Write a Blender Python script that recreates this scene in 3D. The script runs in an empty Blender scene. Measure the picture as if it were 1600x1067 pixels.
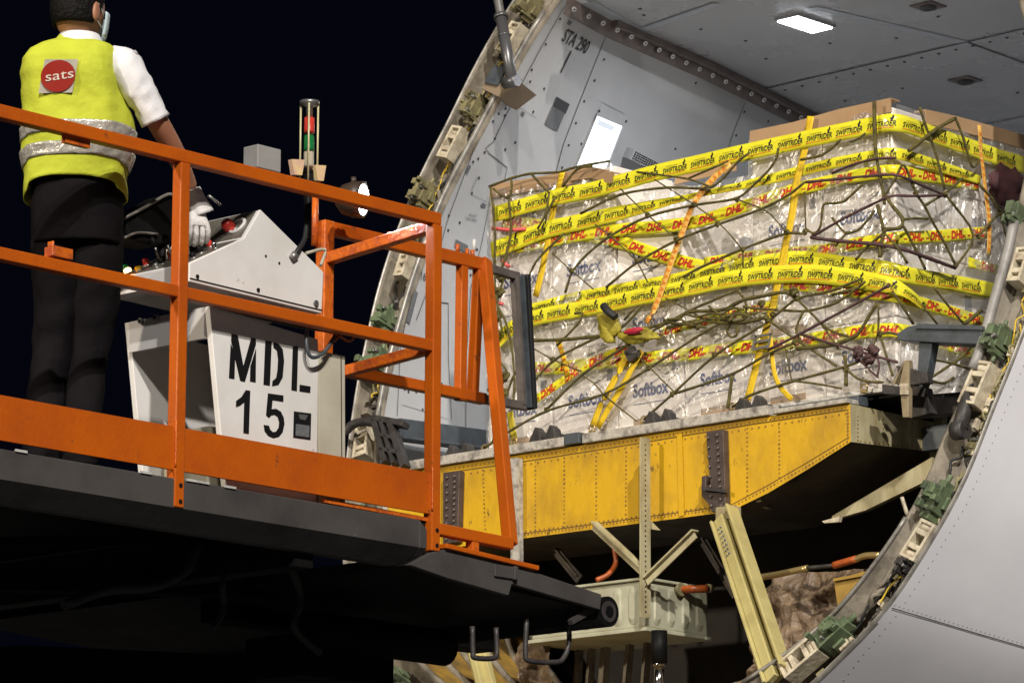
import bpy, math, random
from mathutils import Vector, Matrix
from mathutils.bvhtree import BVHTree
random.seed(7)
R = math.radians
scene = bpy.context.scene
COL = scene.collection

# ------------------------------------------------------------------ camera
F_PX = 6475.0
PITCH, YAW, ROLL = R(11.414), R(42.634), R(0.223)
CAM = Vector((0, 0, 1.6))
_h = Vector((-math.sin(YAW), math.cos(YAW), 0)); _r = Vector((math.cos(YAW), math.sin(YAW), 0)); _u = Vector((0, 0, 1))
FW = _h*math.cos(PITCH)+_u*math.sin(PITCH)
UP0 = -_h*math.sin(PITCH)+_u*math.cos(PITCH)
RT = _r*math.cos(ROLL)+UP0*math.sin(ROLL)
UP = -_r*math.sin(ROLL)+UP0*math.cos(ROLL)
cd = bpy.data.cameras.new('camera'); cam = bpy.data.objects.new('camera', cd); COL.objects.link(cam)
cam.matrix_world = Matrix(((RT.x, UP.x, -FW.x, CAM.x), (RT.y, UP.y, -FW.y, CAM.y), (RT.z, UP.z, -FW.z, CAM.z), (0, 0, 0, 1)))
cd.sensor_width = 36; cd.lens = F_PX/1600*36; cd.clip_end = 3000; cd.clip_start = .1
scene.camera = cam
# ------------------------------------------------------------------ world and light
w = bpy.data.worlds.new('World'); scene.world = w; w.use_nodes = True
bg = w.node_tree.nodes['Background']; bg.inputs[0].default_value = (.13, .17, .42, 1); bg.inputs[1].default_value = .009
def to_light(az, el):   # azimuth of the lamp seen from the scene, measured from +X
    return Vector((math.cos(R(az))*math.cos(R(el)), math.sin(R(az))*math.cos(R(el)), math.sin(R(el))))
sd = bpy.data.lights.new('apron_floodlight', 'SUN'); sd.energy = 2.9; sd.angle = R(1.2); sd.color = (1, .93, .84)
so = bpy.data.objects.new('apron_floodlight', sd); COL.objects.link(so)
so.rotation_euler = to_light(-36, 36).to_track_quat('Z', 'Y').to_euler()
ad = bpy.data.lights.new('unseen_floodlight', 'AREA'); ad.shape = 'DISK'; ad.size = 1.6; ad.energy = 7500; ad.color = (1, .86, .66)
ao = bpy.data.objects.new('unseen_floodlight', ad); COL.objects.link(ao)
ao.location = Vector((-11.5, 12, 5))+to_light(-97, 15)*38
ao.rotation_euler = to_light(-97, 15).to_track_quat('Z', 'Y').to_euler()
a2 = bpy.data.lights.new('unseen_floodlight', 'AREA'); a2.shape = 'DISK'; a2.size = 1.6; a2.energy = 6500; a2.color = (1, .93, .82)  # added unseen lamp, for more glints on the film and a brighter fuselage side
o2 = bpy.data.objects.new('unseen_floodlight', a2); COL.objects.link(o2); o2.location = Vector((-11.5, 12, 5))+to_light(-46, 27)*40; o2.rotation_euler = to_light(-46, 27).to_track_quat('Z', 'Y').to_euler()
scene.view_settings.view_transform = 'Standard'; scene.view_settings.look = 'None'
scene.view_settings.exposure = 0; scene.view_settings.gamma = 1; scene.view_settings.use_curve_mapping = False

# ------------------------------------------------------------------ measuring helpers
K = .87
def Z(z): return 1.6+K*(z-1.6)
def ray(x, y): return FW+RT*((x-800)/F_PX)-UP*((y-533.5)/F_PX)
def onX(x, y, v):
    d = ray(x, y); return CAM+d*((v-CAM.x)/d.x)
def onY(x, y, v):
    d = ray(x, y); return CAM+d*((v-CAM.y)/d.y)
def onZ(x, y, v):
    d = ray(x, y); return CAM+d*((v-CAM.z)/d.z)
def at(x, y, dep): return CAM+ray(x, y)*dep
XF = -11.7*K; YS = 15.7*K; ZS = Z(5.3); XMID = -13.44*K
def onRing(x, y, off=0):          # the plane of the nose door cut, leaning aft as it rises
    d = ray(x, y); return CAM+d*((YS-off-.35*(ZS-CAM.z))/(d.y-.35*d.z))
def lerp(a, b, t): return a+(b-a)*t
def catmull(P, n=6, closed=False):
    P = [Vector(p) for p in P]
    if len(P) < 3: return [lerp(P[0], P[-1], i/n) for i in range(n+1)]
    out = []; N = len(P)
    for i in range(N if closed else N-1):
        p1, p2 = P[i], P[(i+1) % N]
        p0 = P[i-1] if (closed or i > 0) else p1*2-p2
        p3 = P[(i+2) % N] if (closed or i < N-2) else p2*2-p1
        for k in range(n):
            t = k/n
            out.append(.5*((2*p1)+(p2-p0)*t+(2*p0-5*p1+4*p2-p3)*t*t+(3*p1-p0-3*p2+p3)*t**3))
    if not closed: out.append(P[-1])
    return out

# ------------------------------------------------------------------ materials
MATS = {}
def mat(name, c, c2=None, sc=6, rough=.5, metal=0, bump=0, bsc=None, spec=.5, emit=None, es=0, coat=0, lo=.42, hi=.68, stretch=None, det=6, chips=None):
    if name in MATS: return MATS[name]
    m = bpy.data.materials.new(name); m.use_nodes = True; nt = m.node_tree; N = nt.nodes; Lk = nt.links
    b = N['Principled BSDF']; b.inputs['Base Color'].default_value = (*c, 1); b.inputs['Roughness'].default_value = rough
    b.inputs['Metallic'].default_value = metal; b.inputs['Specular IOR Level'].default_value = spec
    b.inputs['Coat Weight'].default_value = coat
    if emit: b.inputs['Emission Color'].default_value = (*emit, 1); b.inputs['Emission Strength'].default_value = es
    if c2 or bump:
        tc = N.new('ShaderNodeTexCoord'); mp = N.new('ShaderNodeMapping'); Lk.new(tc.outputs['Object'], mp.inputs[0])
        if stretch: mp.inputs['Scale'].default_value = stretch
    if c2:
        nz = N.new('ShaderNodeTexNoise'); nz.inputs['Scale'].default_value = sc; nz.inputs['Detail'].default_value = det; nz.inputs['Roughness'].default_value = .62
        Lk.new(mp.outputs[0], nz.inputs[0])
        mr = N.new('ShaderNodeMapRange'); mr.inputs[1].default_value = lo; mr.inputs[2].default_value = hi; Lk.new(nz.outputs[0], mr.inputs[0])
        mx = N.new('ShaderNodeMix'); mx.data_type = 'RGBA'; Lk.new(mr.outputs[0], mx.inputs[0])
        mx.inputs[6].default_value = (*c, 1); mx.inputs[7].default_value = (*c2, 1); Lk.new(mx.outputs[2], b.inputs['Base Color'])
        m2 = N.new('ShaderNodeMapRange'); m2.inputs[3].default_value = rough*.8; m2.inputs[4].default_value = min(1, rough*1.25); Lk.new(nz.outputs[0], m2.inputs[0]); Lk.new(m2.outputs[0], b.inputs['Roughness'])
    if chips:
        cc, cs, ct = chips
        n3 = N.new('ShaderNodeTexNoise'); n3.inputs['Scale'].default_value = cs; n3.inputs['Detail'].default_value = 8; n3.inputs['Roughness'].default_value = .7; Lk.new(mp.outputs[0], n3.inputs[0])
        m3 = N.new('ShaderNodeMapRange'); m3.inputs[1].default_value = ct; m3.inputs[2].default_value = ct+.05; Lk.new(n3.outputs[0], m3.inputs[0])
        x3 = N.new('ShaderNodeMix'); x3.data_type = 'RGBA'; Lk.new(m3.outputs[0], x3.inputs[0]); Lk.new(mx.outputs[2], x3.inputs[6]); x3.inputs[7].default_value = (*cc, 1); Lk.new(x3.outputs[2], b.inputs['Base Color'])
    if bump:
        n2 = N.new('ShaderNodeTexNoise'); n2.inputs['Scale'].default_value = bsc or sc*3; n2.inputs['Detail'].default_value = 4; Lk.new(mp.outputs[0], n2.inputs[0])
        bp = N.new('ShaderNodeBump'); bp.inputs['Strength'].default_value = bump; bp.inputs['Distance'].default_value = .02; Lk.new(n2.outputs[0], bp.inputs['Height']); Lk.new(bp.outputs[0], b.inputs['Normal'])
    MATS[name] = m; return m
orange = mat('orange_paint', (.50, .100, .004), (.40, .072, .005), sc=4, rough=.42, bump=.08, bsc=60, chips=((.12, .045, .02), 14, .635))
orange_w = mat('worn_orange_paint', (.6, .13, .012), (.33, .06, .02), sc=22, rough=.38, bump=.25, bsc=50)
chassis = mat('dark_grey_paint', (.065, .060, .058), (.035, .031, .031), sc=3, rough=.6, bump=.08, chips=((.16, .13, .11), 14, .68))
black = mat('black_paint', (.005, .005, .0055), (.008, .0075, .0075), sc=8, rough=.55, spec=.15)
cons = mat('white_console_paint', (.76, .75, .75), (.66, .64, .62), sc=3, rough=.45, bump=.02, chips=((.40, .36, .30), 11, .66))
cream = mat('cream_box_paint', (.52, .49, .40), (.43, .40, .32), sc=4, rough=.5, chips=((.25, .2, .14), 12, .67))
ink = mat('black_ink', (.006, .006, .007), rough=.5)
grey_lab = mat('grey_sticker', (.16, .17, .18), (.09, .09, .1), sc=150, rough=.4)
skin_m = mat('light_grey_skin', (.80, .80, .86), (.73, .735, .79), sc=1.6, rough=.4, bump=.06, bsc=1.5, chips=((.6, .6, .64), 18, .70))
seam_m = mat('dark_seam', (.05, .05, .055), rough=.8)
riv_m = mat('rivet_grey', (.38, .38, .42), rough=.5)
frame_m = mat('door_frame_primer', (.24, .21, .165), (.07, .058, .044), sc=7, rough=.7, bump=.25, bsc=30, lo=.38, hi=.7, chips=((.36, .30, .2), 12, .64))
edge_m = mat('frame_edge_metal', (.30, .285, .26), (.13, .12, .11), sc=14, rough=.4, metal=.3)
latch_m = mat('cream_casting', (.62, .56, .43), (.32, .26, .19), sc=18, rough=.5, bump=.15)
green_m = mat('green_primer', (.14, .19, .105), (.06, .075, .045), sc=11, rough=.5, bump=.1)
olive_m = mat('olive_primer', (.26, .235, .12), (.12, .10, .06), sc=18, rough=.5)
wall_m = mat('blue_grey_wall_panel', (.50, .505, .515), (.44, .445, .455), sc=2.2, rough=.38, bump=.05, bsc=2, chips=((.36, .36, .36), 13, .68))
ceil_m = mat('grey_ceiling_panel', (.38, .38, .385), (.33, .33, .335), sc=1.3, rough=.27, bump=.03, bsc=1.2)
trim_m = mat('brown_trim_strip', (.16, .125, .11), (.10, .08, .075), sc=8, rough=.55)
white_m = mat('white_washer', (.6, .6, .6), rough=.5)
yel_m = mat('yellow_beam_paint', (.66, .39, .012), (.36, .20, .02), sc=5, rough=.45, bump=.12, bsc=26, lo=.45, hi=.75, chips=((.14, .08, .025), 13, .62), stretch=(1, 1, .6))
yeld_m = mat('grimy_yellow', (.30, .18, .03), (.13, .08, .03), sc=10, rough=.6)
greyd_m = mat('dark_steel', (.06, .055, .055), (.03, .026, .026), sc=20, rough=.5, metal=.2, bump=.1)
worn_m = mat('worn_white_rail', (.50, .47, .42), (.16, .14, .13), sc=26, rough=.55, bump=.2)
crm_m = mat('pale_yellow_primer', (.47, .43, .27), (.26, .21, .11), sc=9, rough=.5, bump=.12, stretch=(1, 1, .35))
tank_m = mat('pale_green_tank', (.46, .46, .35), (.33, .32, .23), sc=5, rough=.5, bump=.05)
strut_m = mat('yellowed_strut', (.52, .46, .2), (.36, .30, .12), sc=4, rough=.5, bump=.15)
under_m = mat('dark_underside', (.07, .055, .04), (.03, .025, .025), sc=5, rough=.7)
pipeo_m = mat('orange_pipe', (.45, .1, .02), (.25, .06, .02), sc=14, rough=.4)
brass_m = mat('brass_pipe', (.6, .45, .2), rough=.3, metal=.7)
chrome_m = mat('bright_rod', (.6, .6, .62), rough=.18, metal=1)
deck_m = mat('grey_floor', (.12, .13, .14), (.07, .075, .08), sc=10, rough=.45)
blanket_m = mat('brown_insulation', (.22, .155, .10), (.09, .06, .038), sc=14, rough=.5, bump=1, bsc=22)
bluegrey_m = mat('blue_grey_guide', (.075, .09, .105), (.045, .052, .06), sc=14, rough=.45)
carton_m = mat('white_carton', (.92, .87, .83), (.84, .78, .73), sc=3, rough=.7, bump=.25, bsc=6)
card_m = mat('brown_cardboard', (.42, .27, .15), (.35, .22, .12), sc=5, rough=.75)
blue_ink = mat('blue_ink', (.05, .075, .22), (.12, .14, .28), sc=40, rough=.6)
red_ink = mat('red_ink', (.55, .03, .02), rough=.4)
or_ink = mat('orange_ink', (.75, .22, .02), rough=.4)
olive_ink = mat('faded_ink', (.22, .2, .03), rough=.5)
rope_m = mat('olive_rope', (.12, .10, .022), (.05, .04, .012), sc=40, rough=.75, bump=.5, bsc=160)
purp_m = mat('maroon_rope', (.09, .04, .045), (.05, .03, .03), sc=40, rough=.7)
strap_m = mat('yellow_webbing', (.80, .55, .015), (.62, .40, .015), sc=30, rough=.5, bump=.2, bsc=120)
ostrap_m = mat('orange_webbing', (.80, .42, .10), (.82, .58, .12), sc=60, rough=.5)
steel_m = mat('dull_steel', (.35, .35, .34), (.2, .2, .2), sc=20, rough=.35, metal=.7)
alu_m = mat('pallet_aluminium', (.75, .74, .72), (.5, .48, .45), sc=20, rough=.4, metal=.3)
vest_m = mat('fluorescent_yellow_fabric', (.50, .56, .035), (.43, .48, .03), sc=5, rough=.8, bump=.8, bsc=7)
refl_m = mat('silver_reflective_tape', (.50, .49, .45), (.32, .31, .28), sc=22, rough=.28, metal=.35, bump=.5, bsc=30)
shirt_m = mat('white_shirt_cotton', (.72, .72, .76), rough=.8, bump=.3, bsc=12)
trou_m = mat('black_trouser_cloth', (.006, .005, .0065), (.009, .0075, .009), sc=8, spec=.08, rough=.85, bump=.4, bsc=10)
flesh_m = mat('skin', (.36, .17, .10), (.31, .14, .085), sc=9, rough=.5)
hair_m = mat('black_hair', (.004, .0035, .0035), spec=.15, rough=.6, bump=.5, bsc=80)
glove_m = mat('white_work_glove', (.72, .70, .70), (.6, .58, .58), sc=18, rough=.85, bump=.3, bsc=60)
mask_m = mat('pale_blue_mask', (.55, .68, .75), rough=.7)
logo_red = mat('logo_red', (.26, .012, .006), rough=.4)
logo_bg = mat('logo_silver', (.52, .50, .44), (.4, .38, .33), sc=20, rough=.3, metal=.2)
red_p = mat('red_plastic', (.55, .04, .03), rough=.3)
green_p = mat('green_lens', (.01, .16, .04), rough=.2)
clear_p = mat('clear_lens', (.42, .38, .30), rough=.2)
pale_r = mat('pale_reflector', (.75, .5, .38), (.85, .7, .3), sc=30, rough=.3)
lamp_e = mat('lit_lamp_glass', (1, 1, 1), emit=(.86, .93, 1), es=22)
glow_w = mat('glowing_white_panel', (.9, .92, .95), emit=(.84, .92, 1), es=2.2)
lamp_o = mat('lit_orange_lens', (1, .5, .1), emit=(1, .55, .2), es=6)
lamp_g = mat('lamp_tube_frame', (.5, .52, .55), emit=(.8, .88, 1), es=.55)
concrete = mat('apron_asphalt', (.045, .045, .047), (.03, .03, .032), sc=.6, rough=.85, bump=.1, bsc=20)
yp_m = mat('yellow_tape_film', (.80, .76, .04), (.72, .66, .03), sc=8, rough=.22, bump=.25, bsc=14, coat=.4)
pink_m = mat('pink_cord', (.7, .12, .12), rough=.6)
rubber = mat('black_rubber', (.015, .016, .018), rough=.6)

def film_mat(name, tint, veil, sc, dens):
    m = bpy.data.materials.new(name); m.use_nodes = True; nt = m.node_tree; N = nt.nodes; Lk = nt.links
    for n in list(N):
        if n.type != 'OUTPUT_MATERIAL': N.remove(n)
    out = [n for n in N if n.type == 'OUTPUT_MATERIAL'][0]
    tc = N.new('ShaderNodeTexCoord'); mp = N.new('ShaderNodeMapping'); Lk.new(tc.outputs['Object'], mp.inputs[0])
    mp.inputs['Rotation'].default_value = (0, R(38), 0); mp.inputs['Scale'].default_value = (1, 1, 6); mp.vector_type = 'TEXTURE'
    nz = N.new('ShaderNodeTexNoise'); nz.inputs['Scale'].default_value = sc; nz.inputs['Detail'].default_value = 5; nz.inputs['Distortion'].default_value = 2.2; Lk.new(mp.outputs[0], nz.inputs[0])
    mp2 = N.new('ShaderNodeMapping'); Lk.new(tc.outputs['Object'], mp2.inputs[0]); mp2.inputs['Rotation'].default_value = (0, R(-12), 0); mp2.inputs['Scale'].default_value = (1, 1, 4); mp2.vector_type = 'TEXTURE'
    n2 = N.new('ShaderNodeTexNoise'); n2.inputs['Scale'].default_value = sc*.6; n2.inputs['Detail'].default_value = 3; n2.inputs['Distortion'].default_value = 2; Lk.new(mp2.outputs[0], n2.inputs[0])
    ad_ = N.new('ShaderNodeMath'); ad_.operation = 'ADD'; Lk.new(nz.outputs[0], ad_.inputs[0]); Lk.new(n2.outputs[0], ad_.inputs[1])
    n3 = N.new('ShaderNodeTexNoise'); n3.inputs['Scale'].default_value = 4.5; n3.inputs['Detail'].default_value = 2; Lk.new(tc.outputs['Object'], n3.inputs[0])
    m3 = N.new('ShaderNodeMapRange'); m3.inputs[1].default_value = .42; m3.inputs[2].default_value = .62; m3.inputs[3].default_value = .15; Lk.new(n3.outputs[0], m3.inputs[0])
    bp = N.new('ShaderNodeBump'); bp.inputs['Strength'].default_value = 1; Lk.new(m3.outputs[0], bp.inputs['Strength']); bp.inputs['Distance'].default_value = .07; Lk.new(ad_.outputs[0], bp.inputs['Height'])
    tr = N.new('ShaderNodeBsdfTransparent'); tr.inputs[0].default_value = (*tint, 1)
    gl = N.new('ShaderNodeBsdfGlossy'); gl.inputs['Roughness'].default_value = .25; gl.inputs[0].default_value = (1, 1, 1, 1); Lk.new(bp.outputs[0], gl.inputs['Normal'])
    df = N.new('ShaderNodeBsdfDiffuse'); df.inputs[0].default_value = (.8, .8, .82, 1); Lk.new(bp.outputs[0], df.inputs['Normal'])
    m1 = N.new('ShaderNodeMixShader'); m1.inputs[0].default_value = veil; Lk.new(tr.outputs[0], m1.inputs[1]); Lk.new(df.outputs[0], m1.inputs[2])
    m2 = N.new('ShaderNodeMixShader'); m2.inputs[0].default_value = dens; Lk.new(m1.outputs[0], m2.inputs[1]); Lk.new(gl.outputs[0], m2.inputs[2])
    Lk.new(m2.outputs[0], out.inputs[0]); MATS[name] = m; return m
film_m = film_mat('clear_stretch_film', (1, 1, 1), .13, 12, .21)

# ------------------------------------------------------------------ mesh builder
def tag(o, label=None, cat=None, group=None, kind=None):
    if label: o['label'] = label
    if cat: o['category'] = cat
    if group: o['group'] = group
    if kind: o['kind'] = kind
    return o
def thing(name, label, cat, loc, group=None):
    o = bpy.data.objects.new(name, None); COL.objects.link(o); o.location = loc; o.empty_display_size = .2
    return tag(o, label, cat, group)
def root_loc(p):
    while p.parent: p = p.parent
    return Vector(p.location)
class MB:
    def __init__(s): s.v = []; s.f = []; s.m = []; s.sm = []
    def add(s, vs, fs, m=0, smooth=False):
        o = len(s.v); s.v += [Vector(v) for v in vs]
        for f in fs: s.f.append([i+o for i in f]); s.m.append(m); s.sm.append(smooth)
        return s
    def box(s, c, size, ax=None, m=0):
        c = Vector(c); a, b, d = ax or (Vector((1, 0, 0)), Vector((0, 1, 0)), Vector((0, 0, 1)))
        a = a*(size[0]/2); b = b*(size[1]/2); d = d*(size[2]/2)
        v = [c+a*i+b*j+d*k for k in (-1, 1) for j in (-1, 1) for i in (-1, 1)]
        return s.add(v, [(0, 2, 3, 1), (4, 5, 7, 6), (0, 1, 5, 4), (2, 6, 7, 3), (0, 4, 6, 2), (1, 3, 7, 5)], m)
    def bar(s, p0, p1, w, h, side=Vector((1, 0, 0)), m=0):     # w along side, h along the third direction
        p0 = Vector(p0); p1 = Vector(p1); d = p1-p0; L = d.length; d.normalize()
        a = (side-d*side.dot(d)).normalized(); b = d.cross(a)
        return s.box((p0+p1)/2, (w, h, L), (a, b, d), m)
    def prism(s, poly, ext, m=0):
        poly = [Vector(p) for p in poly]; e = Vector(ext); n = len(poly)
        s.add(poly+[p+e for p in poly], [list(range(n))[::-1], [i+n for i in range(n)]]+[(i, (i+1) % n, (i+1) % n+n, i+n) for i in range(n)], m); return s
    def tube(s, pts, r, seg=8, m=0, cap=True, closed=False):
        pts = [Vector(p) for p in pts]; n = len(pts); rs = r if isinstance(r, (list, tuple)) else [r]*n
        vs = []; up = Vector((.13, .2, 1)).normalized()
        for i, p in enumerate(pts):
            if closed: d = pts[(i+1) % n]-pts[i-1]
            else: d = pts[min(i+1, n-1)]-pts[max(i-1, 0)]
            if d.length < 1e-9: d = Vector((0, 0, 1))
            d.normalize(); a = d.cross(up)
            if a.length < .05: a = d.cross(Vector((1, 0, 0)))
            a.normalize(); b = d.cross(a)
            for k in range(seg):
                t = 2*math.pi*k/seg; vs.append(p+a*(math.cos(t)*rs[i])+b*(math.sin(t)*rs[i]))
        fs = []
        for i in range(n if closed else n-1):
            j = (i+1) % n
            for k in range(seg): fs.append((i*seg+k, i*seg+(k+1) % seg, j*seg+(k+1) % seg, j*seg+k))
        o = len(s.v); s.add(vs, fs, m, True)
        if cap and not closed:
            s.f += [[o+k for k in range(seg)][::-1], [o+(n-1)*seg+k for k in range(seg)]]; s.m += [m, m]; s.sm += [False, False]
        return s
    def cyl(s, p0, p1, r, seg=20, m=0): return s.tube([p0, p1], r, seg, m)
    def lathe(s, c, axis, prof, seg=24, m=0):
        axis = Vector(axis).normalized(); a = axis.cross(Vector((.3, .5, .81))).normalized(); b = axis.cross(a); vs = []
        for r, h in prof:
            for k in range(seg):
                t = 2*math.pi*k/seg; vs.append(Vector(c)+axis*h+a*(math.cos(t)*r)+b*(math.sin(t)*r))
        fs = [(i*seg+k, i*seg+(k+1) % seg, (i+1)*seg+(k+1) % seg, (i+1)*seg+k) for i in range(len(prof)-1) for k in range(seg)]
        return s.add(vs, fs, m, True)
    def disc(s, c, n, r, h=.003, seg=8, m=0): return s.cyl(Vector(c)-Vector(n)*.002, Vector(c)+Vector(n)*h, r, seg, m)
    def loft(s, rings, m=0, closed=True, cap=False, smooth=True):
        n = len(rings[0]); o = len(s.v); vs = [p for r_ in rings for p in r_]; fs = []
        for i in range(len(rings)-1):
            for k in range(n if closed else n-1):
                l = (k+1) % n; fs.append((i*n+k, i*n+l, (i+1)*n+l, (i+1)*n+k))
        s.add(vs, fs, m, smooth)
        if cap:
            s.f += [[o+k for k in range(n)][::-1], [o+(len(rings)-1)*n+k for k in range(n)]]; s.m += [m, m]; s.sm += [False]*2
        return s
    def mesh(s, name, mats, off):
        me = bpy.data.meshes.new(name); me.from_pydata([v-off for v in s.v], [], s.f)
        for mm in (mats if isinstance(mats, (list, tuple)) else [mats]): me.materials.append(mm)
        me.polygons.foreach_set('material_index', s.m); me.polygons.foreach_set('use_smooth', s.sm); me.update(); return me
    def build(s, name, mats, parent=None, bevel=0, label=None, solid=0, recalc=True):
        if parent: off = root_loc(parent)
        else:
            xs = [v.x for v in s.v]; ys = [v.y for v in s.v]; zs = [v.z for v in s.v]
            off = Vector(((min(xs)+max(xs))/2, (min(ys)+max(ys))/2, min(zs)))
        me = s.mesh(name, mats, off)
        if recalc:
            import bmesh
            bm = bmesh.new(); bm.from_mesh(me); bmesh.ops.recalc_face_normals(bm, faces=bm.faces); bm.to_mesh(me); bm.free()
        o = bpy.data.objects.new(name, me); COL.objects.link(o)
        if parent: o.parent = parent
        else: o.location = off
        if bevel:
            b = o.modifiers.new('bevel', 'BEVEL'); b.width = bevel; b.segments = 2; b.limit_method = 'ANGLE'; b.angle_limit = R(50)
        if solid:
            b = o.modifiers.new('solid', 'SOLIDIFY'); b.thickness = solid; b.offset = 0
        if label: o['label'] = label
        return o

# lettering as meshes: a list of (verts, faces) in text space
_txt = {}
def text_mesh(t, size=1, bold=.0, shear=0., space=1., align='CENTER'):
    k = (t, size, bold, shear, space, align)
    if k in _txt: return _txt[k]
    cu = bpy.data.curves.new('lettering', 'FONT'); cu.body = t; cu.size = size; cu.offset = bold; cu.shear = shear; cu.space_character = space
    cu.align_x = align; cu.align_y = 'CENTER'; cu.resolution_u = 3
    ob = bpy.data.objects.new('lettering', cu); COL.objects.link(ob); dg = bpy.context.evaluated_depsgraph_get()
    me = bpy.data.meshes.new_from_object(ob.evaluated_get(dg)); vs = [v.co.copy() for v in me.vertices]; fs = [list(p.vertices) for p in me.polygons]
    bpy.data.objects.remove(ob); bpy.data.curves.remove(cu); bpy.data.meshes.remove(me)
    _txt[k] = (vs, fs); return _txt[k]
def put_text(mb, t, size, org, ax, ay, off=Vector((0, 0, 0)), m=0, **kw):
    vs, fs = text_mesh(t, size, **kw); mb.add([Vector(org)+ax*v.x+ay*v.y+off for v in vs], fs, m)
VX, VY, VZ = Vector((1, 0, 0)), Vector((0, 1, 0)), Vector((0, 0, 1))

# ================================================================== apron
g = MB(); g.add([(-400, -200, 0), (400, -200, 0), (400, 600, 0), (-400, 600, 0)], [(0, 1, 2, 3)])
tag(g.build('apron', concrete), kind='structure')

# ================================================================== aircraft
plane = thing('cargo_aircraft', 'light grey cargo jet with its nose door open, loaded pallet in the doorway', 'aircraft', (XMID, YS, 0))
ZC = Z(6.3)                                   # ring centre height
SL = Vector((0, .35, 1)).normalized()         # up along the slanted cut
RN = Vector((0, -1, .35)).normalized()        # out of the cut, towards the loader
def ring_tab(pairs):                          # (half width in old units, z) -> table of angle, radius
    out = []
    for X, z in pairs: out.append((math.atan2(z-ZC, X-XMID), math.hypot(X-XMID, z-ZC)))
    out.sort(); return out
def from_px(L): return [(onRing(*q).x, onRing(*q).z) for q in L]
def hw(L, sgn): return [(XMID+sgn*h*K, Z(z)) for h, z in L]
outer_tab = ring_tab(
    from_px([(548, 700), (556, 640), (575, 540), (600, 433), (641, 320), (681, 233), (701, 200), (808, 0)]) + hw([(1.38, 3.88), (1.75, 4.22), (2.03, 4.76), (2.17, 5.11)], -1) +
    hw([(1.62, 8.62), (1.15, 9.05), (.6, 9.33)], -1) + [(XMID, Z(9.42))] + hw([(.6, 9.33), (1.15, 9.05), (1.62, 8.62), (1.95, 8.1), (2.2, 7.4), (2.33, 6.95), (2.34, 6.4), (2.29, 5.9)], 1) +
    from_px([(1600, 522), (1547, 653), (1519, 733), (1503, 767), (1431, 888), (1395, 947), (1330, 1014), (1274, 1067)]) +
    hw([(.98, 3.56), (.5, 3.34)], 1)+[(XMID, Z(3.28))]+hw([(.98, 3.56), (.5, 3.34)], -1))
inner_tab = ring_tab(
    from_px([(590, 700), (596, 660), (629, 514), (663, 406), (690, 329), (740, 232), (777, 162), (815, 92), (863, 13)]) + hw([(1.02, 4.05), (1.42, 4.3), (1.7, 4.76), (1.9, 5.11)], -1) +
    hw([(1.3, 8.4), (.9, 8.72), (.45, 8.9)], -1)+[(XMID, Z(8.95))]+hw([(.45, 8.9), (.9, 8.72), (1.3, 8.4), (1.52, 8.0), (1.74, 7.4), (1.9, 7.1), (2.02, 6.6), (2.02, 6.2)], 1) +
    from_px([(1587, 361), (1556, 476), (1538, 549), (1512, 610), (1480, 668), (1458, 735), (1417, 815), (1383, 863), (1310, 958), (1262, 1000), (1161, 1067)]) +
    hw([(.5, 3.72)], 1)+[(XMID, Z(3.66))]+hw([(.5, 3.72)], -1))
def rad(tab, th):
    n = len(tab)
    th = (th+math.pi) % (2*math.pi)-math.pi
    for i in range(n):
        a, b = tab[i], tab[(i+1) % n]; ta, tb = a[0], b[0]+(2*math.pi if i == n-1 else 0)
        t2 = th+(2*math.pi if (i == n-1 and th < ta) else 0)
        if ta <= t2 <= tb: return a[1]+(b[1]-a[1])*((t2-ta)/max(1e-6, tb-ta))
    return tab[0][1]
NR = 180
def smooth_rad(tab):
    r = [rad(tab, 2*math.pi*i/NR) for i in range(NR)]
    for _ in range(3): r = [(r[i-1]+2*r[i]+r[(i+1) % NR])/4 for i in range(NR)]
    return r
RO, RI = smooth_rad(outer_tab), smooth_rad(inner_tab)
def rp(i, fr=1.0, off=0.0, grow=0.0, aft=0.0):     # point on the ring: fr 0 inner .. 1 outer; off out of the plane; aft along the fuselage
    i = i % NR; i0 = int(i); t = i-i0; i1 = (i0+1) % NR
    ro = RO[i0]*(1-t)+RO[i1]*t; ri = RI[i0]*(1-t)+RI[i1]*t; th = 2*math.pi*i/NR
    rr = ri+(ro-ri)*fr+grow; x = XMID+math.cos(th)*rr; z = ZC+math.sin(th)*rr
    return Vector((x, YS+.35*(z-ZS)+aft, z))+RN*off
def rings(fr, offs): return [[rp(i, fr_, o_) for i in range(NR)] for fr_, o_ in zip(fr, offs)]
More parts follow.
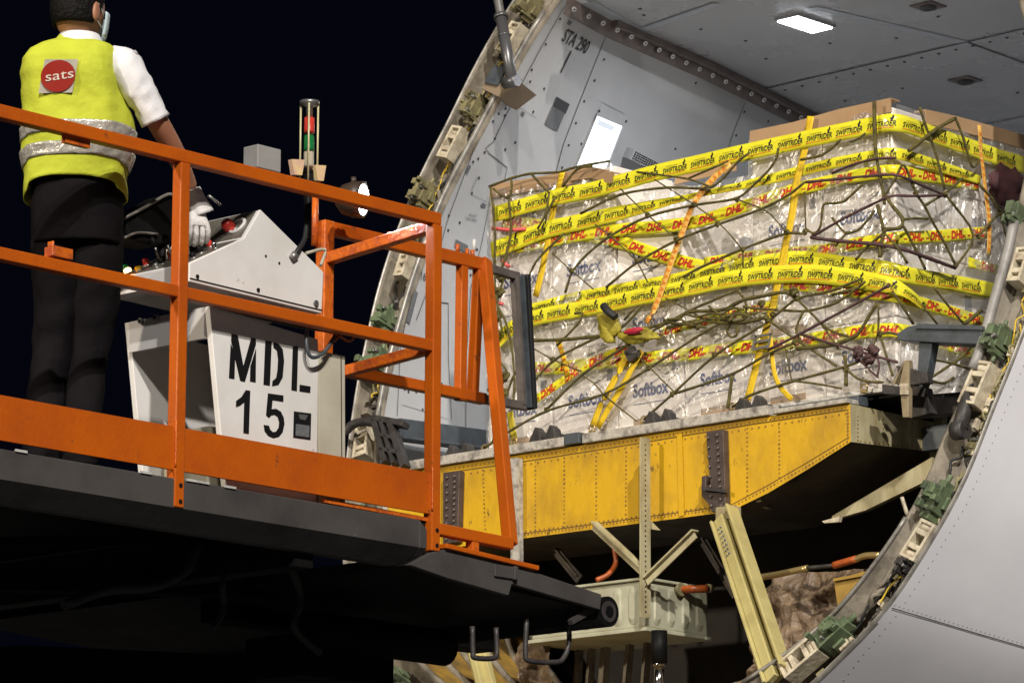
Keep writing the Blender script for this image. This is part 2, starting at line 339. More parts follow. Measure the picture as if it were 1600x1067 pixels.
# fuselage skin aft of the cut
def growth(t): return .21*t if t < 2.5 else .525+.45*(1-math.exp(-(t-2.5)*.21/.45))
sk = MB(); secs = []
for t in (0, .12, .3, .6, 1, 1.5, 2.1, 3, 4.2, 6, 8.5, 12, 17, 24):
    secs.append([rp(i, 1, 0, growth(t)*(1.0), t) for i in range(NR)])
sk.loft(secs)
skb = BVHTree.FromPolygons([v for v in sk.v], sk.f)
def hit(bvh, x, y):
    d = ray(x, y).normalized(); loc, nrm, idx, dist = bvh.ray_cast(CAM, d)
    if loc is None: return (onRing(x, y), RN.copy()) if bvh is not skb else (None, None)
    if nrm.dot(d) > 0: nrm = -nrm
    return loc, nrm
def surf_strip(mb, bvh, P, wpx, off=.003, m=0, step=14):
    out = []
    for a, b in zip(P[:-1], P[1:]):
        n = max(1, int(math.hypot(b[0]-a[0], b[1]-a[1])/step))
        for i in range(n): out.append((a[0]+(b[0]-a[0])*i/n, a[1]+(b[1]-a[1])*i/n))
    out.append(P[-1]); prev = None
    H = [hit(bvh, *q) for q in out]
    for k, (l, nm) in enumerate(H):
        if l is None: prev = None; continue
        k2 = min(k+1, len(H)-1); k1 = max(k-1, 0)
        if H[k2][0] is None or H[k1][0] is None: prev = None; continue
        d = (H[k2][0]-H[k1][0]).normalized(); sd_ = nm.cross(d).normalized()*wpx*.5/395*K*1.25
        a = l+nm*off+sd_; b = l+nm*off-sd_
        if prev: mb.add([prev[0], prev[1], b, a], [(0, 1, 2, 3)], m)
        prev = (a, b)
def surf_dots(mb, bvh, pts, r, m=0, h=.004, seg=7):
    for q in pts:
        l, nm = hit(bvh, *q)
        if l is not None: mb.disc(l, nm, r, h, seg, m)
def along(P, n):
    out = []
    L = [math.hypot(b[0]-a[0], b[1]-a[1]) for a, b in zip(P[:-1], P[1:])]; T = sum(L)
    for i in range(n):
        s_ = T*i/(n-1); k = 0
        while k < len(L)-1 and s_ > L[k]: s_ -= L[k]; k += 1
        out.append((P[k][0]+(P[k+1][0]-P[k][0])*s_/L[k], P[k][1]+(P[k+1][1]-P[k][1])*s_/L[k]))
    return out
surf_strip(sk, skb, [(1393, 949), (1450, 966), (1520, 987), (1606, 1012)], 1.6, m=1)
surf_dots(sk, skb, along([(1398, 945), (1450, 961), (1520, 982), (1603, 1007)], 30), .0035, 2, .001)
edge_line = [(1604, 560), (1583, 610), (1560, 668), (1533, 735), (1509, 790), (1470, 855), (1440, 903), (1403, 958), (1350, 1020), (1318, 1062)]
surf_dots(sk, skb, along(edge_line, 46), .0035, 2, .001)
sk.build('fuselage_skin', [skin_m, seam_m, riv_m], plane)
# door frame: skin lip, recessed web, inner rail
fr = MB()
fr.loft(rings((1.0, .985, .955, .94, .94, .30, .26, .12, .06, 0, -.012), (.0, .012, .012, 0, -.13, -.13, -.05, -.05, .015, .015, -.012)), 0)
lp = MB(); lp.loft(rings((1.0, 1.0, .972, .972), (-.01, .022, .022, -.01)), 0)
fr.build('door_frame', [frame_m], plane); lp.build('frame_lip', [edge_m], plane)
def ring_index(x, y):
    p = onRing(x, y); return (math.atan2(p.z-ZC, p.x-XMID) % (2*math.pi))/(2*math.pi)*NR
def ring_frame(x, y):             # centre on the web, along the ring, across the ring, outwards
    p = onRing(x, y); i = ring_index(x, y)
    t = (rp(i+1.5, .5)-rp(i-1.5, .5)).normalized(); n = RN; c = t.cross(n).normalized()
    return p, t, c, n
PXU = .87/325.0                    # metres per photo pixel near the doorway
def latch(x, y, L, W, hook=True, lit=latch_m, tilt=0):
    p, t, c, n = ring_frame(x, y); L *= PXU; W *= PXU; p = p-n*.05
    ax = (t, c, n); D = .085; f = MB(); e = .014
    for s_ in (-1, 1):
        f.box(p+c*s_*(W/2-e/2)+n*D/2, (L, e, D), ax)
        f.box(p+t*s_*(L/2-e/2)+n*D/2, (e, W-2*e, D), ax)
    for k in (-.17, .2): f.box(p+t*L*k+n*D/2, (e*1.6, W-2*e, D*.9), ax)
    f.box(p+n*.004, (L-e, W-e, .008), ax, 1)
    f.cyl(p+t*L*.36-c*W*.3+n*.06, p+t*L*.36+c*W*.3+n*.06, W*.2, 14)
    f.cyl(p-t*L*.34-c*W*.32+n*.055, p-t*L*.34+c*W*.32+n*.055, W*.17, 14)
    f.build('latch_fitting', [lit, black], plane, bevel=.003)
def actuator(x, y, L, W, mm=green_m, seedv=1):
    rnd = random.Random(seedv); p, t, c, n = ring_frame(x, y); L *= PXU*.88; W *= PXU*.88; p = p-n*.06; ax = (t, c, n); f = MB()
    f.box(p+n*.05, (L*.62, W*.72, .1), ax); f.box(p+t*L*.1+n*.115, (L*.34, W*.5, .035), ax)
    f.box(p+t*L*.38+n*.04, (L*.2, W*.42, .07), ax); f.box(p-t*L*.4+n*.045, (L*.2, W*.5, .08), ax)
    f.cyl(p-t*L*.5+n*.05, p-t*L*.72+n*.05, W*.13, 12); f.cyl(p+t*L*.46+n*.05, p+t*L*.66+n*.05, W*.12, 12)
    for k in range(6):
        q = p+t*L*rnd.uniform(-.42, .42)+c*W*rnd.uniform(-.4, .4); f.box(q+n*.11, (rnd.uniform(.01, .035), rnd.uniform(.01, .03), rnd.uniform(.03, .07)), ax)
        q = p+t*L*rnd.uniform(-.3, .3)+c*W*rnd.uniform(-.33, .33); f.cyl(q+n*.1, q+n*.125, .008, 8, 1)
    for s_ in (-1, 1): f.box(p+c*s_*W*.44+n*.03, (L*.3, W*.14, .05), ax)
    f.build('latch_actuator', [mm, steel_m], plane, bevel=.003)
for q in [(800, 62, 62, 30), (708, 226, 66, 30), (633, 418, 46, 24), (1440, 848, 66, 34), (1253, 1030, 70, 36), (1529, 602, 74, 34), (1597, 418, 60, 26)]: latch(*q)
for k, q in enumerate([(826, 12, 60, 30, olive_m), (740, 172, 70, 32, olive_m), (663, 305, 58, 30, olive_m), (604, 500, 56, 30, green_m), (577, 575, 40, 24, green_m),
                       (1463, 781, 78, 44, green_m), (1300, 992, 82, 46, green_m), (1560, 530, 60, 32, green_m), (1590, 338, 60, 30, green_m), (1420, 890, 30, 24, greyd_m)]): actuator(*q, seedv=k)
def ring_px(i):                    # where a ring index falls in the photo, to reuse the fitting builders
    p = rp(i, .5); v = p-CAM; w_ = v.dot(FW); return 800+F_PX*v.dot(RT)/w_, 533.5-F_PX*v.dot(UP)/w_
for k, deg in enumerate((188, 200, 212, 224, 236, 248, 262, 20, 34, 48, 64, 82, 100, 114)):
    x, y = ring_px(deg/360*NR)
    (latch(x, y, 66, 32) if k % 2 else actuator(x, y, 66, 36, olive_m if deg < 180 else green_m, k+20))
# small brackets, clips and wiring scattered along the web
rnd = random.Random(3)
def on_web(i, f): return rp(i, f, -.085)
iL0, iL1 = ring_index(600, 640), ring_index(830, 10); iR0, iR1 = ring_index(1260, 1040), ring_index(1590, 400)
def span(a, b, t):
    d = ((b-a+NR/2) % NR)-NR/2; return (a+d*t) % NR
for k in range(88):
    i = span(iL0, iL1, rnd.random()) if k % 2 else span(iR0, iR1, rnd.random())
    f_ = rnd.uniform(.36, .85); p = on_web(i, f_); t = (rp(i+1, .5)-rp(i-1, .5)).normalized(); c = t.cross(RN); ax = (t, c, RN); b = MB()
    a_, b_ = rnd.uniform(.03, .1), rnd.uniform(.02, .06); h = rnd.uniform(.02, .07)
    b.box(p+RN*.006, (a_*1.6, b_, .012), ax, 0); b.box(p+RN*h/2, (a_*.5, b_*.8, h), ax, 0)
    b.cyl(p+t*a_*.6+RN*.01, p+t*a_*.6+RN*.022, .008, 8, 1); b.cyl(p-t*a_*.6+RN*.01, p-t*a_*.6+RN*.022, .008, 8, 1)
    b.build('bracket', [[latch_m, frame_m, olive_m, greyd_m][k % 4], steel_m], plane)
def wire(i0, i1, f0, f1, r, mm, n=14, wob=.05, lift=.04, name='wire'):
    P = []
    for k in range(n+1):
        t = k/n; P.append(rp(span(i0, i1, t), f0+(f1-f0)*t+rnd.uniform(-wob, wob), -.085+lift+rnd.uniform(-.01, .03)))
    MB().tube(catmull(P, 5), r, 6).build(name, mm, plane)
for a, b in ((iL0, iL1), (iR0, iR1)):
    for k, (f0, mm, r) in enumerate([(.42, rubber, .006), (.66, olive_m, .007), (.75, rubber, .004), (.55, mat('yellow_wire', (.6, .42, .03), rough=.5), .004), (.35, frame_m, .011)]):
        for j in range(3):
            t0 = rnd.uniform(0, .7); wire(span(a, b, t0), span(a, b, t0+rnd.uniform(.12, .3)), f0, f0+rnd.uniform(-.1, .1), r, mm)
# door operating screw jack
jb = MB(); a0 = onRing(800, 128, .10); a1 = onRing(783, 28, .16); a2 = onRing(765, -70, .22)
a3 = onRing(772, -30, .2)
jb.cyl(a1, a0, .028, 16); jb.cyl(lerp(a1, a2, -.02), lerp(a1, a2, .03), .036, 16)
n_ = 60; jb.tube([lerp(a1, a2, i/n_) for i in range(n_+1)], [.019+.004*(i % 2) for i in range(n_+1)], 12, 1)
jb.cyl(lerp(a1, a0, .28), lerp(a1, a0, .31), .03, 16); jb.cyl(a0+VX*.035, a0-VX*.05, .028, 16)
p, t, c, n = ring_frame(790, 128)
jb.prism([onRing(783, 105, .05), onRing(752, 138, .05), onRing(780, 152, .05), onRing(812, 128, .05)], -RN*.13, 2)
jb.box(p+c*.02, (.1, .1, .12), (t, c, n), 3)
jb.build('screw_jack', [mat('jack_grey', (.13, .13, .14), rough=.35, metal=.5), steel_m, mat('jack_bracket_primer', (.26, .20, .14), rough=.5), bluegrey_m], plane)

# lining, ceiling, floor of the main deck
def wall_pt(i, t):
    p = rp(i, -.008, -.012); return Vector((p.x+(-.211 if p.x < XMID else .211)*t*(min(1, abs(p.x-XMID)/1.1)), p.y+t, p.z))
wl = MB(); wl.loft([[wall_pt(i, t) for i in range(NR)] for t in (0, .6, 1.2, 2, 3, 4.5, 6, 8)])
wlb = BVHTree.FromPolygons([v for v in wl.v], wl.f)
ZCE = Z(8.07)
# panel seams (photo lines laid on the real wall)
for L in [[(948, 52), (905, 160), (880, 225), (862, 292)], [(880, 12), (842, 80), (815, 130), (770, 222)], [(1164, 160), (1150, 195), (1137, 232)],
          [(770, 222), (758, 232), (764, 240), (792, 262), (787, 285)], [(768, 300), (752, 380), (735, 450), (728, 560), (727, 690)], [(740, 235), (726, 270), (700, 340), (672, 440), (650, 500)],
          [(645, 460), (625, 540), (620, 650)], [(672, 470), (700, 474), (700, 560), (705, 655)]]:
    surf_strip(wl, wlb, L, 1.7, .003, 1)
for L in [[(825, 125), (806, 165), (838, 185)], [(745, 278), (735, 303), (770, 320)], [(905, 240), (940, 160), (975, 178)], [(735, 298), (747, 272)], [(628, 632), (660, 642), (700, 655)]]:
    surf_strip(wl, wlb, L, .8, .003, 2)
scr = along([(958, 60), (933, 118), (914, 155), (895, 205), (878, 262)], 7)+along([(875, 30), (838, 95), (810, 150)], 4)+[(828, 128), (850, 139), (811, 164), (833, 175), (783, 115), (789, 181), (779, 178), (773, 217), (805, 223), (789, 234), (747, 248), (739, 253), (748, 278), (737, 302), (757, 238),
       (936, 174), (978, 190), (908, 225), (955, 243), (1055, 233), (1087, 130), (1163, 175), (1150, 212), (752, 322), (701, 337), (718, 348), (1200, 190), (632, 608), (638, 612), (650, 612), (660, 640), (690, 600), (672, 560), (745, 390), (735, 430), (790, 170), (770, 190), (700, 360)]
surf_dots(wl, wlb, scr, .0075, 1, .003)
# lettering and placards on the wall
def wall_axes(x, y, dx, dy):
    l, n = hit(wlb, x, y); l2, _ = hit(wlb, x+dx, y+dy); a = (l2-l).normalized(); b = n.cross(a).normalized()
    if b.dot(UP) < 0: b = -b
    return l, n, a, b
l, n, a, b = wall_axes(899, 66, 14, 8.0)
b = (b*.93+a*.0).normalized(); put_text(wl, 'STA 290', .088, l, a*.82, b*1.1, n*.004, 1, bold=.0016)
surf_strip(wl, wlb, [(892, 80), (875, 114)], 4.5, .004, 1, 6)
def placard(mb, x, y, dx, dy, w, h, m):
    l, n, a, b = wall_axes(x, y, dx, dy); mb.add([l+a*i*w/2+b*j*h/2+n*.0035 for i, j in ((-1, -1), (1, -1), (1, 1), (-1, 1))], [(0, 1, 2, 3)], m)
placard(wl, 876, 165, 14, 8, .135, .055, 1)
placard(wl, 866, 186, 14, 8, .13, .10, 3); placard(wl, 889, 36, 14, 8, .035, .022, 3); placard(wl, 816, 178, 14, 8, .03, .02, 3)
placard(wl, 755, 321, 14, 7, .04, .02, 3); placard(wl, 731, 265, -10, 20, .045, .018, 3); placard(wl, 643, 480, -8, 30, .17, .035, 3); placard(wl, 720, 385, 14, 7, .12, .04, 3)
for (x, y, tx) in ((738, 337, 'AIR DUCT'), (735, 343, 'CLEAN INSIDE')):
    l, n, a, b = wall_axes(x, y, 14, 4); put_text(wl, tx, .016, l, a, b, n*.004, 1)
for (x, y, tx, sz) in ((660, 432, '16', .06), (622, 566, '15', .03)):
    l, n, a, b = wall_axes(x, y, 12, 4); put_text(wl, tx, sz, l, a, b, n*.004, 1)
wl.build('interior_wall', [wall_m, seam_m, mat('faint_seam', (.19, .2, .22), rough=.7), grey_lab], plane, recalc=False)
# lit recess in the wall, drawn as a flat glowing panel, and air grille
wp = MB(); cn = [(931, 179), (972, 196), (938, 284), (889, 282)]
H = [hit(wlb, *q) for q in cn]; P = [h[0]+h[1]*.004 for h in H]; nn = H[0][1]
wp.add([p for p in P], [(0, 1, 2, 3)], 0)
for i in range(4): wp.bar(P[i], P[(i+1) % 4], .012, .01, nn, 1)
wp.build('recess_glow', [glow_w, wall_m], plane, recalc=False)
fx = MB(); Hq = [hit(wlb, *q) for q in ((933, 186), (958, 197), (952, 204), (929, 194))]; fx.prism([h[0]+nn*.006 for h in Hq], nn*.01); fx.build('lamp_housing', lamp_g, plane)
gr = MB(); G = [hit(wlb, *q)[0] for q in ((980, 230), (1040, 262), (1034, 275), (973, 245))]; nn2 = hit(wlb, 1000, 245)[1]
gr.prism(G, nn2*.05, 0)
for i in range(18):
    for j in range(4):
        p = lerp(lerp(G[0], G[1], (i+.7)/18.5), lerp(G[3], G[2], (i+.7)/18.5), (j+.8)/4.6)+nn2*.052; gr.box(p, (.010, .010, .004), (VX, VY, VZ), 1)
gr.build('air_grille', [wall_m, black], plane)
# ceiling with seams, lamp and fittings
ce = MB(); y0, y1 = YS+.9*K, YS+8
def cz(q, o=0): p = onZ(q[0], q[1], ZCE); p.z -= o; return p
ce.add([(XMID-1.40*K-.211*(0), YS+.35*(ZCE-ZS)-.05, ZCE), (XMID+1.5*K, YS+.35*(ZCE-ZS)-.05, ZCE), (XMID+1.5*K+.211*7, YS+8, ZCE), (XMID-1.52*K-.211*7, YS+8, ZCE)], [(0, 1, 2, 3)])
def cstrip(a, b, w_, m, o=.004):
    A, B = cz(a, o), cz(b, o); d = (B-A).normalized(); s_ = d.cross(VZ)*w_/2; ce.add([A+s_, A-s_, B-s_, B+s_], [(0, 1, 2, 3)], m)
cstrip((1195, 138), (1606, 43), .014, 1); cstrip((1180, 142), (1200, 136), .012, 1); cstrip((1512, 66), (1606, 100), .012, 1); cstrip((1530, 195), (1606, 180), .01, 1)
cstrip((900, 6), (1000, 62), .2, 2, .003); cstrip((1270, 12), (1505, 66), .06, 2, .003); cstrip((1005, 45), (1120, 5), .05, 2, .005)
for q in along([(1200, 147), (1600, 53)], 16)+[(1095, 46), (1165, 64), (1197, 92), (1297, 68), (1410, 138), (1400, 60), (1466, 26), (1320, 158), (1590, 145), (1000, 14), (1006, 24), (1355, -3), (1500, 125)]:
    c_ = cz(q); ce.disc(c_, -VZ, .009, .004, 8, 1)
ce.build('ceiling', [ceil_m, seam_m, mat('tape_patch', (.36, .385, .41), rough=.4)], plane, recalc=False)
for q in ((1450, 9), (1508, 125)):
    b = MB(); c_ = cz(q); b.box(c_-VZ*.004, (.13, .13, .008), None, 0); b.lathe(c_-VZ*.008, -VZ, [(.045, 0), (.04, .012), (.02, .014), (.001, .006)], 16, 1); b.build('ceiling_socket', [trim_m, greyd_m], plane)
lf = MB(); cl = cz((1258, 34)); 
lf.box(cl-VZ*.008, (.15, .30, .016), None, 1); lf.box(cl-VZ*.018, (.13, .27, .006), None, 0); lf.build('ceiling_light', [lamp_e, ceil_m], plane)
# trim strip along wall and ceiling junction
tr = MB(); J = [onZ(*q, ZCE) for q in ((880, -4), (950, 34), (1100, 100), (1280, 190), (1400, 245))]
def toward(p, dn, inn): return p+VZ*-dn+VX*inn
tr.loft([[toward(p, .0, .03) for p in J], [toward(p, .085, -.0) for p in J], [toward(p, .09, .008) for p in J]], 0, closed=False, smooth=False)
for a, b in zip(J[1:-1], J[2:]): tr.bar(toward(a, .02, .05), toward(b, .02, .05), .03, .03, VX, 0)
for k in range(26):
    p = lerp(J[0], J[-1], (k+.5)/26); q = toward(p, .048, .022); n = Vector((.75, -.1, -.5)).normalized(); tr.disc(q, n, .013, .004, 10, 1); tr.disc(q+n*.004, n, .004, .003, 6, 2)
tr.build('trim_strip', [trim_m, white_m, black], plane, recalc=False)
for lx, ly, nm_, e_ in ((-14.2, 17.9, 'a', 26), (-13.2, 21.5, 'b', 30), (-14.3, 20.8, 'c', 20)):
    L_ = bpy.data.lights.new('cabin_lamp', 'AREA'); L_.shape = 'RECTANGLE'; L_.size = .14; L_.size_y = .28; L_.energy = e_; L_.color = (.97, .98, 1)
    o = bpy.data.objects.new('cabin_lamp', L_); COL.objects.link(o); o.location = (lx*K, ly*K, ZCE-.03)
    if nm_ != 'a':
        b = MB(); b.box((lx*K, ly*K, ZCE-.01), (.15, .30, .016), None, 1); b.box((lx*K, ly*K, ZCE-.02), (.13, .27, .006), None, 0); b.build('ceiling_light', [lamp_e, ceil_m], plane)
# floor and rear bulkhead
fl = MB(); fl.box((XMID, YS+4.1, Z(5.2)), (2*2.1*K, 7.2, .1)); fl.build('main_deck_floor', deck_m, plane)
bk = MB(); bk.box((XMID, YS+8.2, Z(6.2)), (7, .1, 6)); bk.build('rear_bulkhead', ceil_m, plane)

# ------------------------------------------------------------------ sill beam and the bay under the main deck
XS = -12.215*K
def yP(x, y, d=0): return onY(x, y, YS+d)
sb = MB(); xl = XMID-2.0*K; zb = Z(4.86); D = .68*K
A = [Vector((xl, YS, ZS)), Vector((XS, YS, ZS)), Vector((XS, YS, yP(1330, 690).z)), yP(1262, 733), yP(1200, 770), yP(1140, 799), Vector((xl, YS, zb))]
B = [p+VY*D for p in A]; B[2] = Vector((XS, YS+D, Z(5.15)))
n = len(A); sb.add(A+B, [list(range(n))], 0); o = 0
sb.add([A[1], B[1], B[2], A[2]], [(0, 1, 2, 3)], 1)
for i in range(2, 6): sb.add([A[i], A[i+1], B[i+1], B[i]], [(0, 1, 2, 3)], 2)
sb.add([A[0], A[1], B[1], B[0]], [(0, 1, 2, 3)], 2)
def ystrip(a, b, w_, m, o=.002):
    P0, P1 = yP(*a), yP(*b); P0.y -= o; P1.y -= o; d = (P1-P0).normalized(); s_ = d.cross(VY)*w_/2; sb.add([P0+s_, P0-s_, P1-s_, P1+s_], [(0, 1, 2, 3)], m)
for L in ([(700, 738), (850, 716), (1000, 692), (1180, 662), (1326, 640)], ):
    for a, b in zip(L[:-1], L[1:]): ystrip(a, b, .004, 3)
for L in ([(812, 834), (960, 814), (1130, 791)], [(1140, 790), (1200, 758), (1262, 722), (1328, 682)]):
    for a, b in zip(L[:-1], L[1:]): ystrip(a, b, .003, 3)
ystrip((1063, 678), (1066, 806), .03, 5, .006)
rr = random.Random(5)
def rivs(P, n_, r=.0045):
    for q in along(P, n_): 
        c_ = yP(*q); sb.disc(c_, -VY, r*rr.uniform(.7, 1.2), .0025, 6, 4)
for x0, x1 in ((755, 759), (837, 837), (882, 882), (932, 932), (979, 978), (1063, 1064), (1168, 1168), (1218, 1218)):
    yt = 735-(x0-700)*.158; ybm = 838-(x0-812)*.131 if x0 < 1140 else 795-(x0-1140)*.56
    rivs([(x0, yt+8), (x1, ybm-6)], int((ybm-yt)/7))
rivs([(705, 732), (1322, 637)], 95); rivs([(705, 744), (1322, 646)], 60); rivs([(815, 836), (1130, 794)], 60); rivs([(815, 831), (1130, 789)], 45)
rivs([(1144, 792), (1200, 762), (1262, 728), (1324, 690)], 34); rivs([(1325, 645), (1325, 684)], 8, .006)
for q in along([(1340, 650), (1340, 688)], 7)+along([(1344, 689), (1440, 701)], 14)+along([(1380, 655), (1380, 690)], 6)+along([(1425, 662), (1425, 696)], 6):
    c_ = onX(q[0], q[1], XS); sb.disc(c_, VX, .004, .0025, 6, 4)
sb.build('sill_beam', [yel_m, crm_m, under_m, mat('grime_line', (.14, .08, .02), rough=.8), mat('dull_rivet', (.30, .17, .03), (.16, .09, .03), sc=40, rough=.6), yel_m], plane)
wr = MB()
for a, b, h in ((xl, yP(886, 700).x, .043), (yP(915, 697).x, yP(1205, 650).x, .043), (yP(1212, 650).x, XS, .02)):
    wr.box(((a+b)/2, YS+.02, ZS+h/2+.002), (b-a, .09, h), None, 0)
wr.box(((xl+XS)/2, YS+.09, ZS+.024), (XS-xl, .07, .04), None, 1)
wr.box((yP(900, 700).x, YS-.0, ZS+.03), (.09, .06, .05), None, 1)
wr.build('sill_rail', [worn_m, bluegrey_m], plane, bevel=.003)
for x, y in ((712, 709), (846, 682), (1025, 657), (1167, 636)):
    b = MB(); c_ = onY(x, y, YS-.02)
    for s_ in (-1, 1):
        b.prism([c_+VX*(s_*.045-.045)-VZ*.03, c_+VX*(s_*.045+.045)-VZ*.03, c_+VX*(s_*.045+.028)+VZ*.028, c_+VX*(s_*.045+.004)+VZ*.05, c_+VX*(s_*.045-.012)+VZ*.022], VY*.05)
    b.box(c_+VY*.05-VZ*.005, (.17, .05, .03)); b.cyl(c_+VX*-.08+VY*.03, c_+VX*.08+VY*.03, .01, 8); b.build('pallet_stop', greyd_m, plane, bevel=.003)
# dark riveted brackets on the beam
def beam_bracket(P, rv):
    b = MB(); b.prism([yP(*q, -.035) for q in P], VY*.035, 0)
    for q in rv: b.disc(yP(*q, -.037), -VY, .007, .008, 8, 1)
    b.build('beam_bracket', [mat('bracket_brown_steel', (.10, .075, .07), (.06, .045, .04), sc=20, rough=.45, metal=.3), mat('rivet_brown_steel', (.16, .13, .12), rough=.4, metal=.4)], plane, bevel=.003)
beam_bracket([(1103, 675), (1130, 671), (1134, 796), (1112, 800), (1107, 788), (1096, 775), (1096, 744), (1103, 742), (1103, 762), (1110, 763)], along([(1107, 684), (1112, 790)], 8)+along([(1121, 680), (1127, 790)], 12))
beam_bracket([(692, 738), (718, 735), (715, 846), (692, 850)], along([(699, 746), (698, 842)], 9)+along([(711, 744), (709, 840)], 12))
b = MB(); b.prism([yP(1096, 760, -.06), yP(1132, 764, -.06), yP(1132, 769, -.06), yP(1096, 765, -.06)], VY*.03); b.build('beam_bracket', greyd_m, plane)
b = MB(); b.bar(yP(804, 716, -.05), yP(805, 882, -.05), .045, .012, VX); b.bar(yP(810, 716, -.03), yP(811, 882, -.03), .008, .05, VX); b.build('white_post', worn_m, plane)
def Yp(x, y, v): return onY(x, y, v*K)
b = MB(); b.bar(Yp(1010, 684, 15.6), Yp(1011, 965, 15.6), .018, .03, VX, 0); b.bar(Yp(1006, 684, 15.57), Yp(1006, 965, 15.57), .006, .05, VX, 0)
for q in along([(1008, 695), (1009, 955)], 34): b.disc(Yp(q[0], q[1], 15.578), -VY, .004, .004, 6, 1)
b.build('bay_post', [crm_m, greyd_m], plane)
for a, c in (((929, 821), (1006, 893)), ((1086, 834), (1010, 908)), ((1100, 846), (1150, 930)), ((870, 862), (905, 905))):
    b = MB(); yy = 15.58 if c[0] < 1011 and a[0] > 900 else 15.9
    p0, p1 = Yp(*a, yy), Yp(*c, yy); b.bar(p0, p1, .042, .008, VY.cross((p1-p0).normalized())); b.bar(p0+VZ*.016, p1+VZ*.016, .008, .045, VY.cross((p1-p0).normalized())); b.build('bay_brace', crm_m if yy < 15.8 else under_m, plane)
b = MB(); b.prism([Yp(1014, 812, 15.62), Yp(1030, 828, 15.62), Yp(1014, 826, 15.62)], VY*.01); b.build('gusset', crm_m, plane)
# ribbed tank
TC = Yp(1008, 903, 15.62); tz0, tz1 = Yp(1008, 984, 15.62).z, TC.z; tx0 = Yp(828, 960, 15.62).x; ty1 = onX(1108, 960, TC.x).y
b = MB(); cc = Vector(((tx0+TC.x)/2, (TC.y+ty1)/2, (tz0+tz1)/2)); b.box(cc, (TC.x-tx0, ty1-TC.y, tz1-tz0))
tk = b.build('ribbed_tank', tank_m, plane, bevel=.02)
b = MB()
b.box(cc-VZ*((tz1-tz0)/2-.004), (TC.x-tx0+.02, ty1-TC.y+.02, .016)); b.box(cc+VZ*((tz1-tz0)/2-.002), (TC.x-tx0+.03, ty1-TC.y+.03, .012)); b.build('flange', tank_m, tk, bevel=.003)
def rib(c_, n_, side, w_=.05, h=.17):
    b = MB(); P = []
    for k in range(20):
        t = 2*math.pi*k/20; P.append(c_+side*math.cos(t)*w_/2+VZ*(math.sin(t)*w_/2+(h/2-w_/2)*(1 if math.sin(t) > 0 else -1)))
    b.add(P+[lerp(c_, p, .72)+n_*.009 for p in P], [(i, (i+1) % 20, (i+1) % 20+20, i+20) for i in range(20)]+[list(range(20, 40))], 0); b.build('pressed_rib', tank_m, tk, recalc=True)
zc_ = (tz0+tz1)/2
for x in (965, 990): rib(Vector((onY(x, 940, TC.y).x, TC.y-.001, zc_)), -VY, VX)
for x in (1026, 1048, 1070, 1092): rib(Vector((TC.x+.001, onX(x, 945, TC.x).y, zc_)), VX, VY)
for k in range(6): 
    q = Vector((TC.x-.12-.11*k, TC.y-.001, zc_))
    if k > 1: rib(q, -VY, VX)
# pipes
def pipe(P, r, mm, name='pipe'): MB().tube(catmull(P, 6), r, 10).build(name, mm, plane)
tp = onX(1060, 921, TC.x)
b = MB(); b.cyl(tp, tp+VX*.02, .03, 14, 1); e_ = onX(1106, 919, TC.x+.1); b.cyl(tp, e_, .018, 12, 0); b.cyl(e_, onX(1110, 919, TC.x+.1), .02, 12, 1); b.tube([e_, onX(1165, 918, TC.x+.12)], .007, 8, 2); b.build('valve_pipe', [pipeo_m, olive_m, steel_m], plane)
pipe([Yp(960, 856, 15.9), Yp(962, 880, 15.9), Yp(950, 897, 15.85), Yp(932, 906, 15.8)], .012, pipeo_m, 'orange_hose')
pipe([Yp(1166, 905, 15.8), Yp(1215, 897, 15.8), Yp(1262, 887, 15.8)], .014, brass_m)
pipe([Yp(1262, 887, 15.8), Yp(1305, 883, 15.8)], .009, greyd_m); pipe([Yp(1303, 883, 15.8), Yp(1338, 873, 15.8)], .016, pipeo_m); pipe([Yp(1336, 874, 15.8), Yp(1352, 868, 15.8), Yp(1375, 867, 15.8)], .014, brass_m)
b = MB(); b.cyl(Yp(1030, 1041, 15.5), Yp(1029, 1085, 15.5), .022, 14); b.cyl(Yp(1030, 1034, 15.5), Yp(1030, 1041, 15.5), .027, 14); b.build('hydraulic_rod', chrome_m, plane)
b = MB(); b.cyl(Yp(1030, 985, 15.5), Yp(1030, 1036, 15.5), .035, 14); b.build('hydraulic_rod', black, plane)
pipe([Yp(1409, 777, 15.75), Yp(1418, 805, 15.75)], .009, latch_m)
# big leg strut
p0, p1 = onY(1138, 806, YS-.03), onRing(1222, 1056, -.02); d_ = (p1-p0).normalized(); s_ = VY.cross(d_).normalized()
b = MB(); b.bar(p0, p1, .115, .02, s_, 0)
for k in (-1, 1): b.bar(p0+s_*k*.055-VY*.03, p1+s_*k*.055-VY*.03, .012, .07, s_, 0)
b.bar(p0-VY*.035+s_*.022, p1-VY*.035+s_*.022, .05, .03, s_, 0)
for k in range(7):
    q = lerp(p0, p1, .06+k*.028); b.disc(q-VY*.052+s_*.018, -VY, .006, .006, 8, 1); b.disc(q-VY*.052+s_*.032, -VY, .006, .006, 8, 1); b.disc(q-VY*.014-s_*.03, -VY, .005, .006, 8, 1)
b.build('leg_strut', [strut_m, steel_m], plane, bevel=.003)
b = MB(); b.box(p0+VZ*.01, (.1, .06, .06)); b.build('strut_head', crm_m, plane, bevel=.006)
p0, p1 = Yp(742, 1000, 15.4), Yp(765, 1090, 15.4); d_ = (p1-p0).normalized(); b = MB(); b.bar(p0, p1, .10, .03, VY.cross(d_)); b.bar(p0-VY*.03, p1-VY*.03, .03, .04, VY.cross(d_)); b.build('leg_strut', strut_m, plane, bevel=.003)
